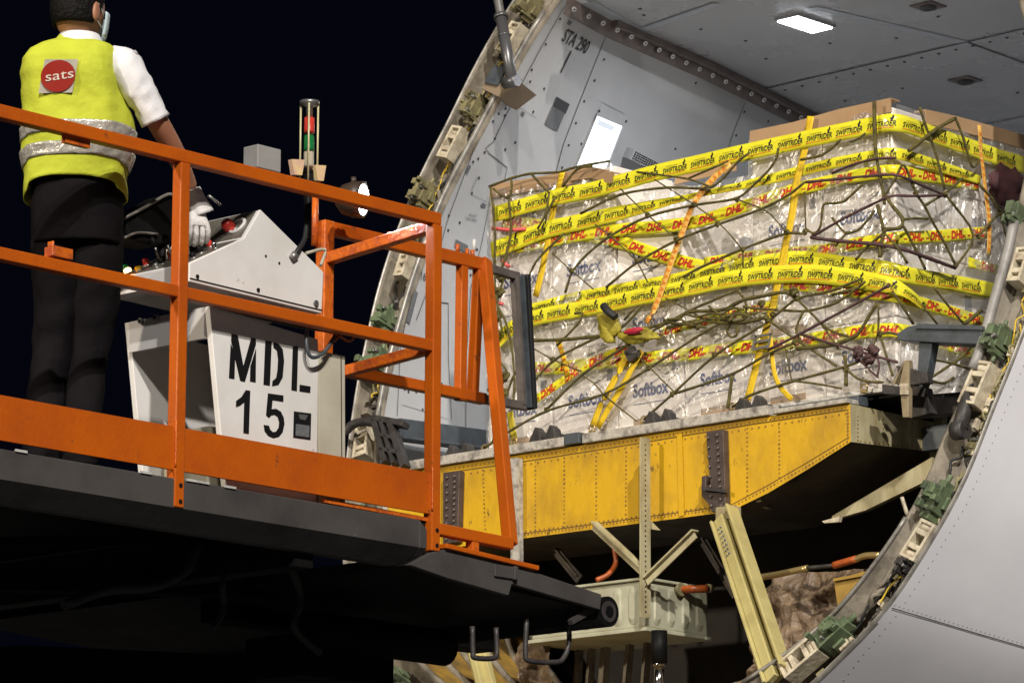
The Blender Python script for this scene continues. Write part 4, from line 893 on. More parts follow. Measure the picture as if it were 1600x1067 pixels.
ROPES = [
 (T1, [(764, 292), (800, 278), (829, 271), (874, 270), (899, 261), (952, 252)]), (T1, [(766, 290), (768, 306), (771, 323), (772, 345)]), (T1, [(771, 295), (783, 306), (795, 311), (800, 296), (799, 278), (790, 282)]),
 (T1, [(907, 334), (969, 302), (1045, 292), (1104, 296), (1124, 286), (1155, 250), (1170, 240)]), (T2, [(995, 269), (1076, 279), (1110, 292)]), (T2, [(1076, 279), (1138, 252)]),
 (T1, [(829, 271), (858, 302)]), (T1, [(879, 292), (902, 262), (925, 260)]),
 (T1, [(818, 455), (834, 413), (851, 393), (882, 365)]), (T1, [(868, 308), (853, 335), (840, 358)]),
 (T1, [(883, 458), (893, 424), (918, 396), (953, 368), (1012, 337), (1085, 320), (1152, 312), (1172, 295), (1200, 268), (1213, 250), (1216, 232)]),
 (T1, [(947, 449), (995, 409), (1057, 375), (1121, 351), (1194, 326), (1236, 303), (1257, 285)]),
 (T1, [(1068, 433), (1087, 421), (1158, 390), (1229, 363), (1259, 366)]),
 (T3, [(930, 351), (953, 368), (995, 407), (1012, 441)]), (T3, [(969, 295), (1012, 337), (1057, 373)]), (T3, [(1023, 281), (1085, 320), (1127, 351), (1161, 390), (1161, 413)]),
 (T3, [(863, 396), (893, 423), (927, 452)]), (T3, [(1152, 312), (1198, 328), (1229, 363)]), (T3, [(1040, 466), (1073, 483)]),
 (T1, [(756, 700), (798, 672), (854, 640), (947, 617), (1014, 576), (1085, 528), (1155, 488)]), (T1, [(832, 599), (863, 562), (930, 528), (961, 520), (985, 500), (1006, 475)]),
 (T1, [(854, 640), (908, 585), (975, 542), (1059, 495), (1082, 483), (1155, 452)]), (T1, [(1006, 655), (1051, 616), (1116, 554), (1200, 503)]), (T1, [(1051, 616), (1147, 585), (1195, 555), (1242, 535)]),
 (T1, [(1144, 636), (1170, 617), (1240, 595), (1315, 575), (1350, 562)]), (.010, [(1144, 587), (1141, 610), (1137, 638)]),
 (T3, [(944, 618), (995, 658)]), (T3, [(908, 585), (930, 600), (944, 618)]), (T3, [(826, 540), (863, 562), (908, 580)]), (T3, [(964, 520), (985, 545), (1014, 573), (1054, 613)]),
 (.012, [(826, 532), (880, 531), (930, 526), (964, 523), (1030, 508), (1059, 500), (1073, 486), (1130, 486), (1158, 469), (1195, 462), (1227, 455), (1245, 467)]),
 (.010, [(1042, 512), (1090, 500), (1138, 506), (1172, 503), (1200, 494)]), (T1, [(1140, 508), (1135, 518), (1142, 528), (1152, 524), (1153, 510)]),
 (T1, [(1085, 490), (1100, 500), (1118, 494), (1132, 502)]), (T1, [(1150, 452), (1160, 462), (1168, 480), (1160, 500)]),
 (T1, [(1245, 467), (1260, 482), (1295, 517), (1330, 527)]), (T2, [(1260, 482), (1287, 510), (1310, 545)]), (T1, [(1200, 500), (1245, 532), (1307, 572)]), (T1, [(1197, 505), (1220, 486), (1245, 465), (1300, 455), (1345, 436)]),
 (T1, [(1255, 487), (1242, 515), (1252, 535)]), (T1, [(1225, 485), (1260, 487), (1307, 475), (1340, 450), (1352, 440)]),
 (.010, [(1370, 475), (1357, 495), (1345, 517), (1335, 527), (1302, 540), (1245, 545)]), (T2, [(1372, 475), (1373, 500), (1372, 525), (1357, 552)]), (T1, [(1375, 522), (1386, 560), (1395, 587)]), (T1, [(1375, 522), (1390, 519), (1412, 526)]),
 (T1, [(1322, 577), (1340, 592), (1357, 597), (1380, 597)]), (.012, [(1320, 555), (1322, 578), (1322, 603)]), (T2, [(1240, 595), (1280, 600), (1315, 607)]), (T2, [(1147, 635), (1170, 617)]), (T3, [(1227, 545), (1237, 595)]),
 (T3, [(1257, 300), (1259, 358)]), (T1, [(1259, 358), (1273, 367), (1283, 354), (1285, 318), (1300, 318), (1319, 316), (1333, 302), (1349, 288)]), (T1, [(1251, 250), (1283, 244), (1300, 232), (1314, 218)]), (T2, [(1328, 222), (1340, 218), (1352, 209)]),
 (.013, [(1366, 159), (1367, 200), (1368, 241), (1380, 300), (1382, 320)]), (T1, [(1381, 309), (1399, 279), (1412, 251), (1431, 303), (1444, 320), (1454, 341), (1475, 378), (1493, 414)]),
 (T1, [(1437, 168), (1444, 191), (1456, 222), (1465, 249), (1476, 297)]), (.010, [(1493, 185), (1465, 200), (1420, 236)]), (T1, [(1493, 185), (1506, 217), (1519, 267), (1531, 250)]), (T1, [(1504, 279), (1476, 303), (1444, 322)]),
 (T1, [(1478, 305), (1529, 369), (1493, 417)]), (T1, [(1529, 369), (1562, 331), (1590, 322)]), (T1, [(1322, 365), (1341, 361), (1355, 345), (1367, 329)]), (T2, [(1322, 365), (1305, 385)]), (T1, [(1300, 340), (1312, 356), (1322, 365)]),
 (.010, [(1371, 320), (1382, 363), (1375, 385), (1375, 402)]), (.010, [(1382, 359), (1409, 357), (1412, 341), (1392, 320), (1384, 305)]), (T1, [(1412, 343), (1430, 341), (1450, 342)]), (T1, [(1412, 354), (1430, 388), (1446, 421)]), (T1, [(1380, 363), (1401, 384), (1418, 412)]), (T1, [(1380, 365), (1355, 385), (1337, 406)]),
 (T2, [(1459, 449), (1480, 476), (1504, 504)]), (T1, [(1394, 455), (1410, 478), (1427, 506)]), (T2, [(1446, 483), (1465, 507)]), (.010, [(1506, 507), (1534, 485)]), (T1, [(1300, 461), (1343, 449)]),
 (T1, [(1440, 600), (1470, 580), (1500, 560), (1520, 540)]), (T1, [(1450, 560), (1490, 568), (1520, 578)]), (T1, [(1455, 595), (1475, 600), (1490, 590)]), (T2, [(1562, 331), (1572, 370), (1580, 395)]), (T1, [(1531, 290), (1550, 310), (1562, 331)]),
 (T1, [(770, 323), (774, 370), (772, 420), (776, 470), (785, 520)]), (T1, [(790, 430), (782, 450), (775, 475), (790, 500), (800, 540), (805, 600), (800, 640)]), (T1, [(795, 311), (800, 360), (792, 395), (780, 430)]), (T1, [(820, 560), (800, 590), (785, 640), (770, 690)]), (T1, [(775, 560), (795, 580), (780, 610)]),
 (T2, [(858, 302), (852, 350)]), (T2, [(995, 478), (975, 500)]), (T1, [(870, 540), (905, 505), (912, 488), (898, 490)]),
]
for r_, P in ROPES: rope(P, r_)
PR = [(T1, [(1300, 271), (1330, 258), (1366, 248), (1400, 247)]), (T1, [(1259, 285), (1300, 281), (1390, 272), (1410, 276), (1431, 286), (1476, 305)]), (T1, [(1267, 371), (1322, 339), (1362, 320), (1392, 305), (1430, 307), (1476, 305)]), (.009, [(1267, 371), (1300, 376), (1375, 382), (1412, 389), (1493, 419)]),
      (T1, [(1200, 547), (1250, 522), (1370, 457), (1390, 445)]), (T1, [(1250, 522), (1352, 552), (1402, 566)]), (T2, [(1340, 560), (1372, 590)]), (T2, [(1365, 545), (1375, 570), (1370, 590)]), (T2, [(1350, 545), (1375, 555), (1360, 562), (1352, 550)])]
for r_, P in PR: rope(P, r_*1.05, .09, purp_m, name='maroon_rope')
for q in [(953, 368), (1012, 337), (995, 408), (1057, 374), (1121, 351), (1161, 390), (1229, 363), (893, 423), (854, 640), (1051, 616), (947, 617), (863, 562), (1014, 575), (1116, 554), (1104, 296), (1152, 312), (1242, 535), (1322, 577), (1382, 360), (1375, 522), (1259, 362), (1273, 367), (1493, 416), (1529, 369), (1476, 304), (1199, 500), (1207, 492), (1245, 466), (1085, 320), (1431, 303)]: knot(q)
for k in range(5):                # the gathered, knotted run of net right of the bag
    t = k/4; x = lerp(1040, 1240, t); y = lerp(508, 466, t)+random.uniform(-10, 14)
    knot((x, y), random.uniform(.010, .018), .085+random.uniform(0, .02))
for k in range(9):
    x = random.uniform(1050, 1240); y = 505-(x-1050)*.18+random.uniform(-6, 8); rope([(x-26, y+random.uniform(-8, 8)), (x-8, y+random.uniform(-12, 12)), (x+10, y+random.uniform(-10, 10)), (x+28, y+random.uniform(-10, 6))], T1, .09)
for k in range(8): knot((1352+random.uniform(-14, 16), 553+random.uniform(-9, 10)), .018, .095, purp_m)
for k in range(10): knot((776+random.uniform(-12, 14), random.uniform(430, 620)), .02, .08)
# hooks along the pallet edge
for q in [(1006, 656), (1144, 636), (925, 670), (803, 690), (1350, 606), (757, 701), (1167, 630)]:
    b = MB(); p = cpos(q[0], q[1], .06); b.tube([p+Vector((math.cos(t)*.018, 0, math.sin(t)*.018)) for t in [2*math.pi*i/12 for i in range(12)]], .004, 6, closed=True); b.box(p-VZ*.015, (.025, .02, .015)); b.build('net_hook', brass_m, net)
for (a, c, l_) in (((770, 357), (822, 358), 'pink cord tied across the left end of the load near its top'), ((786, 408), (796, 416), 'short pink cord end at the left of the load below the second tape'), ((768, 467), (786, 475), 'small pink cord at the lower left corner of the load')):
    b = MB(); P = catmull([cpos(*a, .05), cpos((a[0]+c[0])/2, (a[1]+c[1])/2+2, .07), cpos(*c, .05)], 6); b.tube(P, .009, 6); tag(b.build('pink_cord', pink_m), l_, 'cord', 'pink cords at the left end')
# cloth bag caught in the net
bag = thing('cloth_bag', 'crumpled yellow cloth bag with black grip and red tag caught in the net', 'bag', cpos(975, 530, .1))
def lump(c_, ax_, sz, s, amp=.25, nu=26, nv=16):
    b = MB(); vs = []
    for j in range(nv+1):
        for i in range(nu):
            th, ph = 2*math.pi*i/nu, math.pi*j/nv; d = Vector((math.sin(ph)*math.cos(th), math.sin(ph)*math.sin(th), math.cos(ph)))
            f_ = 1+amp*(noise.noise(d*1.6+Vector((s, 0, 0)))+.6*noise.noise(d*4+Vector((s, 3, 0)))); vs.append(c_+ax_[0]*d.x*sz[0]*f_+ax_[1]*d.y*sz[1]*f_+ax_[2]*d.z*sz[2]*f_)
    b.add(vs, [(j*nu+i, j*nu+(i+1) % nu, (j+1)*nu+(i+1) % nu, (j+1)*nu+i) for j in range(nv) for i in range(nu)], 0, True); return b
b1 = lump(cpos(950, 511, .1), (Vector((.8, 0, .55)).normalized(), VY, Vector((-.55, 0, .8)).normalized()), (.055, .025, .075), 1.3, .45)
b1.build('cloth', mat('dull_yellow_cloth', (.40, .34, .03), (.22, .18, .02), sc=12, rough=.7, bump=.5), bag)
b2 = lump(cpos(998, 524, .09), (Vector((1, 0, -.15)).normalized(), VY, VZ), (.10, .025, .034), 5.1, .5); b2.build('cloth', MATS['dull_yellow_cloth'], bag)
b3 = MB(); b3.tube(catmull([cpos(943, 478, .14), cpos(950, 486, .15), cpos(962, 496, .14)], 5), .018, 10); b3.build('grip', rubber, bag)
b4 = lump(cpos(990, 517, .13), (VX, VY, VZ), (.055, .012, .015), 2.0, .2); b4.build('red_tag', mat('crimson_tag', (.45, .02, .05), rough=.5), bag)
# dark cloth bundle in the shade on the right flank
o = lump(onX(1575, 292, XCR+.06), (VY, VX, VZ), (.12, .05, .08), 7.7, .5).build('cloth_bundle', mat('maroon_cloth', (.10, .035, .04), (.05, .02, .025), sc=10, rough=.8)); tag(o, 'dark maroon cloth bundle tied against the shaded right flank of the load', 'cloth bundle')

# ================================================================== loader
XQ = -12.341*K; XC = -11.8*K
def fP(x, y, d=0): return onX(x, y, XF+d)
YP_ = fP(683, 500).y; Y0_ = 7.2*K
ld = thing('cargo_loader', 'high cargo loader platform with orange guard rails, white control console and dark grey deck', 'loader', (XF-1.3, 10.2*K, 0))
zT, zM = fP(0, 162).z, fP(0, 385).z; zB1, zB0 = fP(0, 616).z, fP(0, 686.6).z
rail = MB()
def tubeY(mb, z_top, h, y0, y1, x=None, w=.042, m=0): 
    x = XF if x is None else x; mb.box((x-w/2, (y0+y1)/2, z_top-h/2), (w, y1-y0, h), None, m)
tubeY(rail, zT, .046, Y0_, YP_+.021)
rail.build('guard_rail', orange, ld, bevel=.004)
b = MB(); tubeY(b, zM, .042, Y0_, YP_-.021); b.build('guard_rail', orange, ld, bevel=.004)
b = MB(); b.box((XF-.012, (Y0_+YP_-.021)/2, (zB1+zB0)/2), (.012, YP_-.021-Y0_, zB1-zB0)); b.build('toe_board', orange, ld)
yA = fP(285, 500).y
for yy, zlo in ((yA, fP(277, 792).z), (YP_, fP(690, 862).z), (yA-1.55, fP(277, 792).z)):
    b = MB(); b.box((XF-.019, yy, (zT-.047+zlo)/2), (.044, .044, zT-.047-zlo)); p = b.build('rail_post', orange, ld, bevel=.004)
    c = MB()
    for zz in (zlo+.02, zlo+.075): c.cyl((XF+.0035, yy+.004, zz), (XF+.0055, yy+.004, zz), .008, 12)
    c.build('bolt_hole', ink, p)
    c = MB(); c.tube([(XF+.004, yy-.022, zB0+.01+k*.012) for k in range(14)], [.0035+.001*(k % 2) for k in range(14)], 6); c.build('weld_bead', orange_w, p)
b = MB(); q = fP(98, 397); b.box((XF-.02, q.y, q.z+.004), (.05, .085, .036)); b.box((XF-.01, q.y-.044, q.z+.012), (.03, .006, .05)); b.build('rail_clip', orange_w, ld, bevel=.003)
b = MB(); q = fP(128, 216); b.box((XF-.03, q.y, q.z-.006), (.02, .11, .03)); b.build('rail_clip', orange_w, ld)
# cross rails, far frame, slanting post
b = MB(); z1 = fP(690, 350).z
b.bar((XF-.03, YP_, fP(690, 352).z-.005), (XQ, YP_, onY(515, 404, YP_).z), .042, .042, VY); b.build('cross_rail', orange_w, ld, bevel=.004)
b = MB(); b.bar((XF-.03, YP_, fP(690, 542).z-.005), (XQ, YP_, onY(540, 583, YP_).z), .036, .040, VY); b.build('cross_rail', orange_w, ld, bevel=.004)
zq = onY(515, 345, YP_).z; zr = onX(775, 640, XQ).z; yq = onX(757, 405, XQ).y
for z_, h_ in ((zq, .05), (onY(515, 563, YP_).z, .042)):
    b = MB(); b.box((XQ-.02, (YP_+yq)/2+.02, z_-h_/2), (.04, yq-YP_+.0, h_)); b.build('far_rail', orange, ld, bevel=.004)
b = MB(); b.box((XQ-.02, YP_-.005, (zq+Z(4.25))/2), (.05, .05, zq-Z(4.25))); b.build('far_post', orange_w, ld, bevel=.004)
b = MB(); b.cyl((XQ-.03, YP_-.05, zq-.1), (XQ-.03, YP_-.05, onY(500, 312, YP_).z), .013, 10); b.build('stub_post', orange_w, ld)
pa, pb = fP(797, 850, -.02), onX(757, 408, XQ-.02)
b = MB(); b.bar(pa, pb, .044, .044, VX); b.build('slanting_post', orange, ld, bevel=.004)
b = MB(); b.bar((XF-.02, YP_+.02, fP(690, 826).z), pa, .042, .042, VX); b.build('lower_rail', orange, ld, bevel=.004)
b = MB(); q = fP(738, 862, -.02); b.bar(q, q+VZ*.05, .036, .036, VX); b.build('rail_foot', orange_w, ld, bevel=.003)
for x, x2 in ((722, 719), (748, 738)):
    q0, q1 = onX(x, 425, XQ-.02), onX(x2, 618, XQ-.02); b = MB(); b.bar((q0.x, q0.y, zq-.05), q1-VZ*.02, .036, .036, VX); b.build('gate_post', orange, ld, bevel=.003)
for x, y in ((608, 369), (621, 374), (715, 388), (730, 395), (738, 397)):
    b = MB(); q = onX(x, y+6, XQ-.02); b.cyl(q, q+VZ*.03, .009, 8); b.build('hinge_pin', orange_w, ld)
b = MB(); q = onX(741, 392, XQ-.02); b.cyl(q, q+VZ*.045, .007, 8); b.build('latch_pin', white_m, ld)
# dark bumper frame
XU = XQ-.02
b = MB(); qa, qb, qc, qd = onX(752, 416, XU), onX(806, 432, XU), onX(818, 634, XU), onX(745, 622, XU)
b.bar(qa, qb+VY*.01, .03, .032, VX); b.bar(qb, qc, .035, .035, VX); b.bar(qd, qc+VY*.01, .03, .034, VX); b.build('bumper_frame', mat('brown_grey_steel', (.13, .11, .10), (.07, .06, .055), sc=12, rough=.5), ld, bevel=.003)
b = MB(); qb, qc = onX(818, 430, XU), onX(829, 640, XU); b.bar(qb, qc, .06, .02, VX); b.build('rubber_bumper', rubber, ld, bevel=.003)
b = MB(); qb, qc = onX(811, 430, XU+.012), onX(823, 637, XU+.012); b.bar(qb, qc, .05, .012, VX); b.build('bumper_plate', bluegrey_m, ld)
# deck, side beam and front tongue
zd = fP(0, 698).z
b = MB(); W_ = 3.0; b.box((XF-.03-W_/2, (Y0_+YP_)/2, zd-.02), (W_, YP_-Y0_, .04)); b.build('deck_plate', black, ld)
def side_beam(x, sgn):
    b = MB(); zt_, zm_, zl_ = zd-.005, fP(0, 748).z, fP(0, 779).z; y1 = fP(668, 840).y; e = .05
    sec = lambda y: [Vector((x, y, zt_)), Vector((x, y, zm_)), Vector((x-sgn*.07, y, zl_)), Vector((x-sgn*.12, y, zl_)), Vector((x-sgn*.12, y, zt_))]
    b.loft([sec(Y0_), sec(y1-.04)], 0, closed=True, cap=True, smooth=False)
    s2_ = [Vector((p.x, y1, p.z)) for p in sec(0)]; s2_[0].z -= .03
    b.loft([sec(y1-.04), s2_], 0, closed=True, cap=True, smooth=False)
    return b.build('side_beam', chassis, ld, bevel=.004)
side_beam(XF-.002, 1); side_beam(XF-W_-.06, -1)
b = MB(); q0, q1 = fP(505, 782, -.03), fP(668, 812, -.03); b.bar(q0, q1, .02, .014, VX); b.build('edge_strip', orange_w, ld)
for x in (228, 300, 318, 360, 33): 
    b = MB(); q = fP(x, 690+x*.172+9, .001); b.box(q, (.006, .05, .008)); b.build('edge_clip', alu_m, ld)
b = MB(); y1 = fP(935, 930).y; yb_ = fP(668, 868).y-.02
T = [fP(676, 862), fP(700, 857), fP(835, 893), fP(940, 928), fP(938, 952), fP(800, 912), fP(795, 930), fP(700, 903), fP(640, 882)]
b.prism([p-VX*.0 for p in T], -VX*.03); b.build('tongue_side', chassis, ld, bevel=.003)
b = MB(); q0 = fP(690, 853, -.01); q1 = fP(835, 888, -.01); b.bar(q0, q1, .05, .018, VX); b.build('tongue_strip', orange, ld, bevel=.003)
b = MB(); b.prism([p-VX*.03 for p in [T[0], T[3], T[4]-VZ*.0, T[8]]], -VX*2.4); b.build('tongue_plate', black, ld)
b = MB(); q = fP(788, 893, .003); b.box(q, (.012, .11, .045)); b.box(q+VY*.05, (.03, .02, .05)); b.build('hinge_plate', chassis, ld, bevel=.003)
q0 = fP(951, 955, -.02); b = MB(); b.cyl(q0-VX*2.3, q0, .058, 24, 0); b.cyl(q0, q0+VX*.003, .04, 24, 1); b.cyl(q0-VX*.01, q0+VX*.006, .022, 16, 0); b.build('front_roller', [black, greyd_m], ld)
b = MB(); b.prism([fP(893, 968, -.04), fP(938, 930, -.04), fP(940, 950, -.04), fP(895, 975, -.04)], -VX*.02); b.build('tongue_side', chassis, ld)
for P in ([(738, 978), (739, 1018), (742, 1027), (770, 1028), (776, 1020), (775, 980)], [(823, 962), (821, 1020), (828, 1032), (868, 1034), (880, 1028), (889, 1005), (889, 962), (894, 955)]):
    b = MB(); b.tube(catmull([fP(x, y, -.12) for x, y in P], 4), .010, 8); b.build('grab_loop', greyd_m, ld)
# under structure, the shade below the deck put into a near-black colour
dk = mat('shade_black_underframe', (.004, .0038, .004), (.002, .002, .002), sc=5, rough=.7, spec=.1)
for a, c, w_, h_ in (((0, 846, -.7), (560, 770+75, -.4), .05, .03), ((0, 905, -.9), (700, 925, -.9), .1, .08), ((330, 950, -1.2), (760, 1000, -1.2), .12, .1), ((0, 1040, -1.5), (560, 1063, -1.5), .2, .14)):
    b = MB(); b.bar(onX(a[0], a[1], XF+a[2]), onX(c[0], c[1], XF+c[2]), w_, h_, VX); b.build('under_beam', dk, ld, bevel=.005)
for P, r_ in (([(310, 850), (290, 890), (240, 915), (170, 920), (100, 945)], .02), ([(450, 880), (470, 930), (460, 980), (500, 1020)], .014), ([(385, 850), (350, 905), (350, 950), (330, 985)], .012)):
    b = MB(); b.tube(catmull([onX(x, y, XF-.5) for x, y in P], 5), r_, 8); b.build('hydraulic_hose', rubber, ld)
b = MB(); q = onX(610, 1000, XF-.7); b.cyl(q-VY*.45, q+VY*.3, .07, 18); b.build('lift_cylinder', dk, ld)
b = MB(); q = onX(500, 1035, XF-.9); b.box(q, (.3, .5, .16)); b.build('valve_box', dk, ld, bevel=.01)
for i, yv in enumerate((7.6, 9.6, 11.6)):
    b = MB(); b.box((XF-W_/2, yv*K, zd-.14), (W_-.2, .09, .16)); b.build('cross_beam', black, ld)
for sx in (-.35, -W_+.3):
    for s_ in (-1, 1):
        b = MB(); b.bar((XF+sx*1-.6+s_*.05, 8.2*K-s_*1.6, 1.0), (XF+sx-.6+s_*.05, 8.2*K+s_*1.6, zd-.35), .07, .16, VX); b.build('scissor_arm', black, ld, bevel=.005)
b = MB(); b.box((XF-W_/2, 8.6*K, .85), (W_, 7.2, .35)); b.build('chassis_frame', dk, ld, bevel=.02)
for sx in (-.15, -W_+.15):
    for yv in (5.4, 9.6, 11.6):
        b = MB(); c_ = Vector((XF+sx, yv*K, .42)); b.lathe(c_-VX*.13, VX, [(.2, 0), (.38, .0), (.42, .04), (.42, .22), (.38, .26), (.2, .26)], 28, 0); b.cyl(c_-VX*.1, c_+VX*.1, .2, 20, 1); b.build('wheel', [rubber, chassis], ld)
# control console
st = MB(); Yk = onX(333, 480, XC).y; Yr = onX(497, 600, XC).y; XL_ = -12.30*K; zt2 = onX(333, 478, XC).z; zt3 = onX(497, 535, XC).z+.02
def cP(x, y, d=0): return onX(x, y, XC+d)
side = [cP(327, 478), cP(497, 530), cP(498, 560), Vector((XC, Yr, zd)), Vector((XC, cP(348, 705).y+.02, zd))]
st.prism(side, -VX*.025, 0); st.build('console_stand', [cons], ld, bevel=.003)
st = MB(); st.prism([p+VX*(XL_-XC+.025) for p in side], -VX*.025, 0); st.build('console_stand', [cons], ld, bevel=.003)
b = MB(); b.box(((XC+XL_)/2, Yr-.02, (zd+zt3)/2), (XC-XL_-.05, .03, zt3-zd)); b.build('console_back', chassis, ld)
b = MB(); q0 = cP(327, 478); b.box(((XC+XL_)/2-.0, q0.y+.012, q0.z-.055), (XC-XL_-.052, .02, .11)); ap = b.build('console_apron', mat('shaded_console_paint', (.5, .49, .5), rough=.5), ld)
for x, y in ((222, 502), (246, 497)):
    q = onY(x, y, q0.y); c = MB(); c.cyl(q, q-VY*.012, .011, 16, 0); c.cyl(q-VY*.012, q-VY*.016, .006, 12, 1); c.build('push_button', [steel_m, ink], ap)
b = MB(); b.box(((XC+XL_)/2-.1, Yk+.25, zd+.13), (.3, .2, .26)); b.box(((XC+XL_)/2+.05, Yk+.35, zd+.2), (.12, .12, .34)); b.build('console_pump', mat('beige_pump', (.3, .27, .2), rough=.6), ld, bevel=.01)
b = MB(); sidebox = [cP(498, 548, -.0), cP(539, 556, -.0), Vector((XC, cP(541, 700).y, zd)), Vector((XC, cP(500, 700).y, zd))]
b.prism(sidebox, -VX*.2, 0); b.bar(cP(533, 556, .002), Vector((XC+.002, cP(535, 700).y, zd)), .004, .003, VY, 1); b.build('side_cabinet', [cream, greyd_m], ld, bevel=.004)
lt = MB()
def zc(P): return [onX(150+x/3.5556, 440+y/3.5556, XC+.001) for x, y in P]
for P in ([(748, 345), (738, 535), (768, 540), (772, 415)], [(752, 290), (786, 297), (818, 470), (862, 312), (886, 317), (888, 345), (826, 556), (800, 549), (750, 330)], [(888, 372), (886, 559), (855, 553), (857, 470)],
          [(940, 328), (975, 333), (965, 577), (930, 571)], [(985, 336), (1012, 345), (1036, 375), (1044, 440), (1036, 530), (1013, 572), (978, 579), (980, 552), (1000, 535), (1008, 490), (1011, 430), (1004, 382), (985, 365)],
          [(1093, 358), (1122, 363), (1115, 607), (1085, 601)], [(1131, 572), (1191, 582), (1189, 617), (1130, 608)],
          [(832, 602), (856, 606), (848, 845), (818, 839), (823, 668), (798, 688), (777, 695), (778, 662), (808, 640), (820, 620)]):
    lt.prism(zc(P), VX*.0015)
out5 = [(955, 620), (1040, 632), (1040, 666), (980, 657), (975, 708), (1000, 706), (1026, 722), (1042, 755), (1046, 790), (1036, 835), (1015, 860), (985, 868), (956, 856), (936, 830), (931, 795), (960, 800), (967, 822), (982, 836), (1000, 832), (1014, 810), (1017, 780), (1008, 750), (990, 738), (972, 742), (960, 756), (944, 742)]
lt.prism(zc(out5), VX*.0015)
lt.build('console_lettering', ink, ld)
b = MB(); P = zc([(1099, 720), (1194, 732), (1190, 877), (1095, 864)]); b.prism(P, VX*.002, 0); b.prism([p+VX*.002 for p in zc([(1122, 735), (1175, 742), (1160, 770), (1130, 762)])], VX*.001, 1); b.prism([p+VX*.002 for p in zc([(1108, 790), (1183, 800), (1181, 865), (1106, 855)])], VX*.001, 2); b.build('console_sticker', [ink, steel_m, grey_lab], ld)
# upper console
up_ = [cP(296, 411, .01), cP(381, 372, .01), cP(407, 327, .01), cP(506, 425, .01), cP(503, 490, .01), cP(296, 440, .01)]
WU = XC-(-12.262*K)
b = MB(); b.prism(up_, -VX*WU); uc = b.build('console_top', cons, ld, bevel=.004)
b = MB(); b.bar(up_[4]+VZ*.012+VX*.002, up_[5]+VZ*.012+VX*.002, .003, .003, VX, 0)
for x, y in ((308, 432), (403, 453)): q = cP(x, y, .011); b.cyl(q, q+VX*.004, .007, 10, 0)
q = cP(493, 474, .011); b.cyl(q, q+VX*.006, .011, 14, 1)
for x, y in ((415, 400), (436, 411)): q = cP(x, y, .011); b.cyl(q, q+VX*.003, .004, 8, 0)
b.build('panel_screw', [ink, steel_m], uc)
def slope(a, c): 
    A, B = up_[a], up_[c]; d = (B-A).normalized(); n = VX.cross(d).normalized(); n = n if n.z > 0 else -n; return A, B, d, n
def on_slope(sl, u_, v_, h=0): A, B, d, n = sl; return lerp(A, B, u_)-VX*(WU*v_)+n*h     # u up the slope, v across from the near edge
s1, s2s = slope(0, 1), slope(1, 2)
b = MB()
for sl in (s1, s2s): b.add([on_slope(sl, .05, .04, .002), on_slope(sl, .95, .04, .002), on_slope(sl, .95, .96, .002), on_slope(sl, .05, .96, .002)], [(0, 1, 2, 3)])
b.build('control_plate', mat('brushed_plate', (.28, .26, .22), (.2, .185, .16), sc=20, rough=.35, metal=.5), uc, recalc=False)
rn = random.Random(11)
def knob(sl, u_, v_, mm, r=.012, h=.022, name='push_button'):
    b = MB(); p = on_slope(sl, u_, v_); n = sl[3]; b.cyl(p, p+n*.006, r*1.35, 14, 1); b.lathe(p+n*.006, n, [(r, 0), (r, h*.7), (r*.7, h), (.0005, h)], 14, 0); b.build(name, [mm, steel_m], uc)
knob(s2s, .45, .25, red_p, .022, .035, 'emergency_stop'); 
b = MB(); p = on_slope(s2s, .5, .18, .004); n = s2s[3]; b.tube([p+VX*math.cos(t)*.032+s2s[2]*math.sin(t)*.032 for t in [2*math.pi*k/16 for k in range(16)]], .007, 8, closed=True); b.build('guard_ring', white_m, uc)
for k, (u_, v_, mm) in enumerate([(.82, .3, red_p), (.7, .42, black), (.5, .2, black), (.3, .3, chrome_m), (.55, .6, red_p), (.3, .55, black), (.7, .75, clear_p), (.2, .78, strap_m), (.15, .9, green_p), (.45, .85, red_p), (.12, .5, steel_m), (.85, .88, black), (.25, .12, black), (.62, .1, chrome_m)]):
    knob(s1, u_, v_, mm, rn.uniform(.009, .014), rn.uniform(.012, .03))
for v_ in (.28, .5, .66):
    b = MB(); p = on_slope(s1, .42, v_); n = s1[3]; b.cyl(p, p+n*.07, .005, 8, 0); b.lathe(p+n*.06, n, [(.006, 0), (.013, .012), (.013, .026), (.006, .036), (.0005, .038)], 12, 1); b.build('joystick', [steel_m, black], uc)
b = MB(); q = onY(172, 462, up_[5].y); b.prism([up_[5]+VX*-.01, up_[5]-VX*(WU+.09), up_[5]-VX*(WU+.09)+VZ*.04+VY*.03, up_[0]-VX*.01+VY*.0], -VY*.012+VZ*.0); b.build('console_lip', cons, uc)
q = onY(200, 425, up_[0].y-.0); b = MB(); b.lathe(q, Vector((0, -.5, .86)), [(.014, 0), (.014, .01), (.008, .014), (.0005, .016)], 14); b.build('indicator_lamp', lamp_o, uc)
# dark screen hood beyond the console
b = MB(); XM_ = -12.10*K; P = [onX(196, 342, XM_), onX(262, 304, XM_), onX(280, 308, XM_), onX(282, 372, XM_), onX(248, 384, XM_), onX(200, 374, XM_)]
b.prism(P, -VX*.12); b.build('screen_hood', black, uc, bevel=.01)
b = MB(); b.tube(catmull([onX(195, 341, XM_+.01), onX(230, 322, XM_+.01), onX(262, 304, XM_+.01), onX(276, 309, XM_+.01)], 4), .006, 8); b.tube(catmull([onX(194, 372, XM_+.01), onX(215, 364, XM_+.01), onX(246, 366, XM_+.01)], 4), .005, 8); b.build('hood_edge', edge_m, uc)
b = MB(); b.cyl(on_slope(s1, .5, .7), onX(255, 372, XM_-.05), .014, 10); b.build('hood_stalk', black, uc)
b = MB(); P = [cP(344, 320, -.2), cP(326, 306, -.2)]; b.cyl(P[0], P[1], .006, 8); b.build('aerial', steel_m, uc)
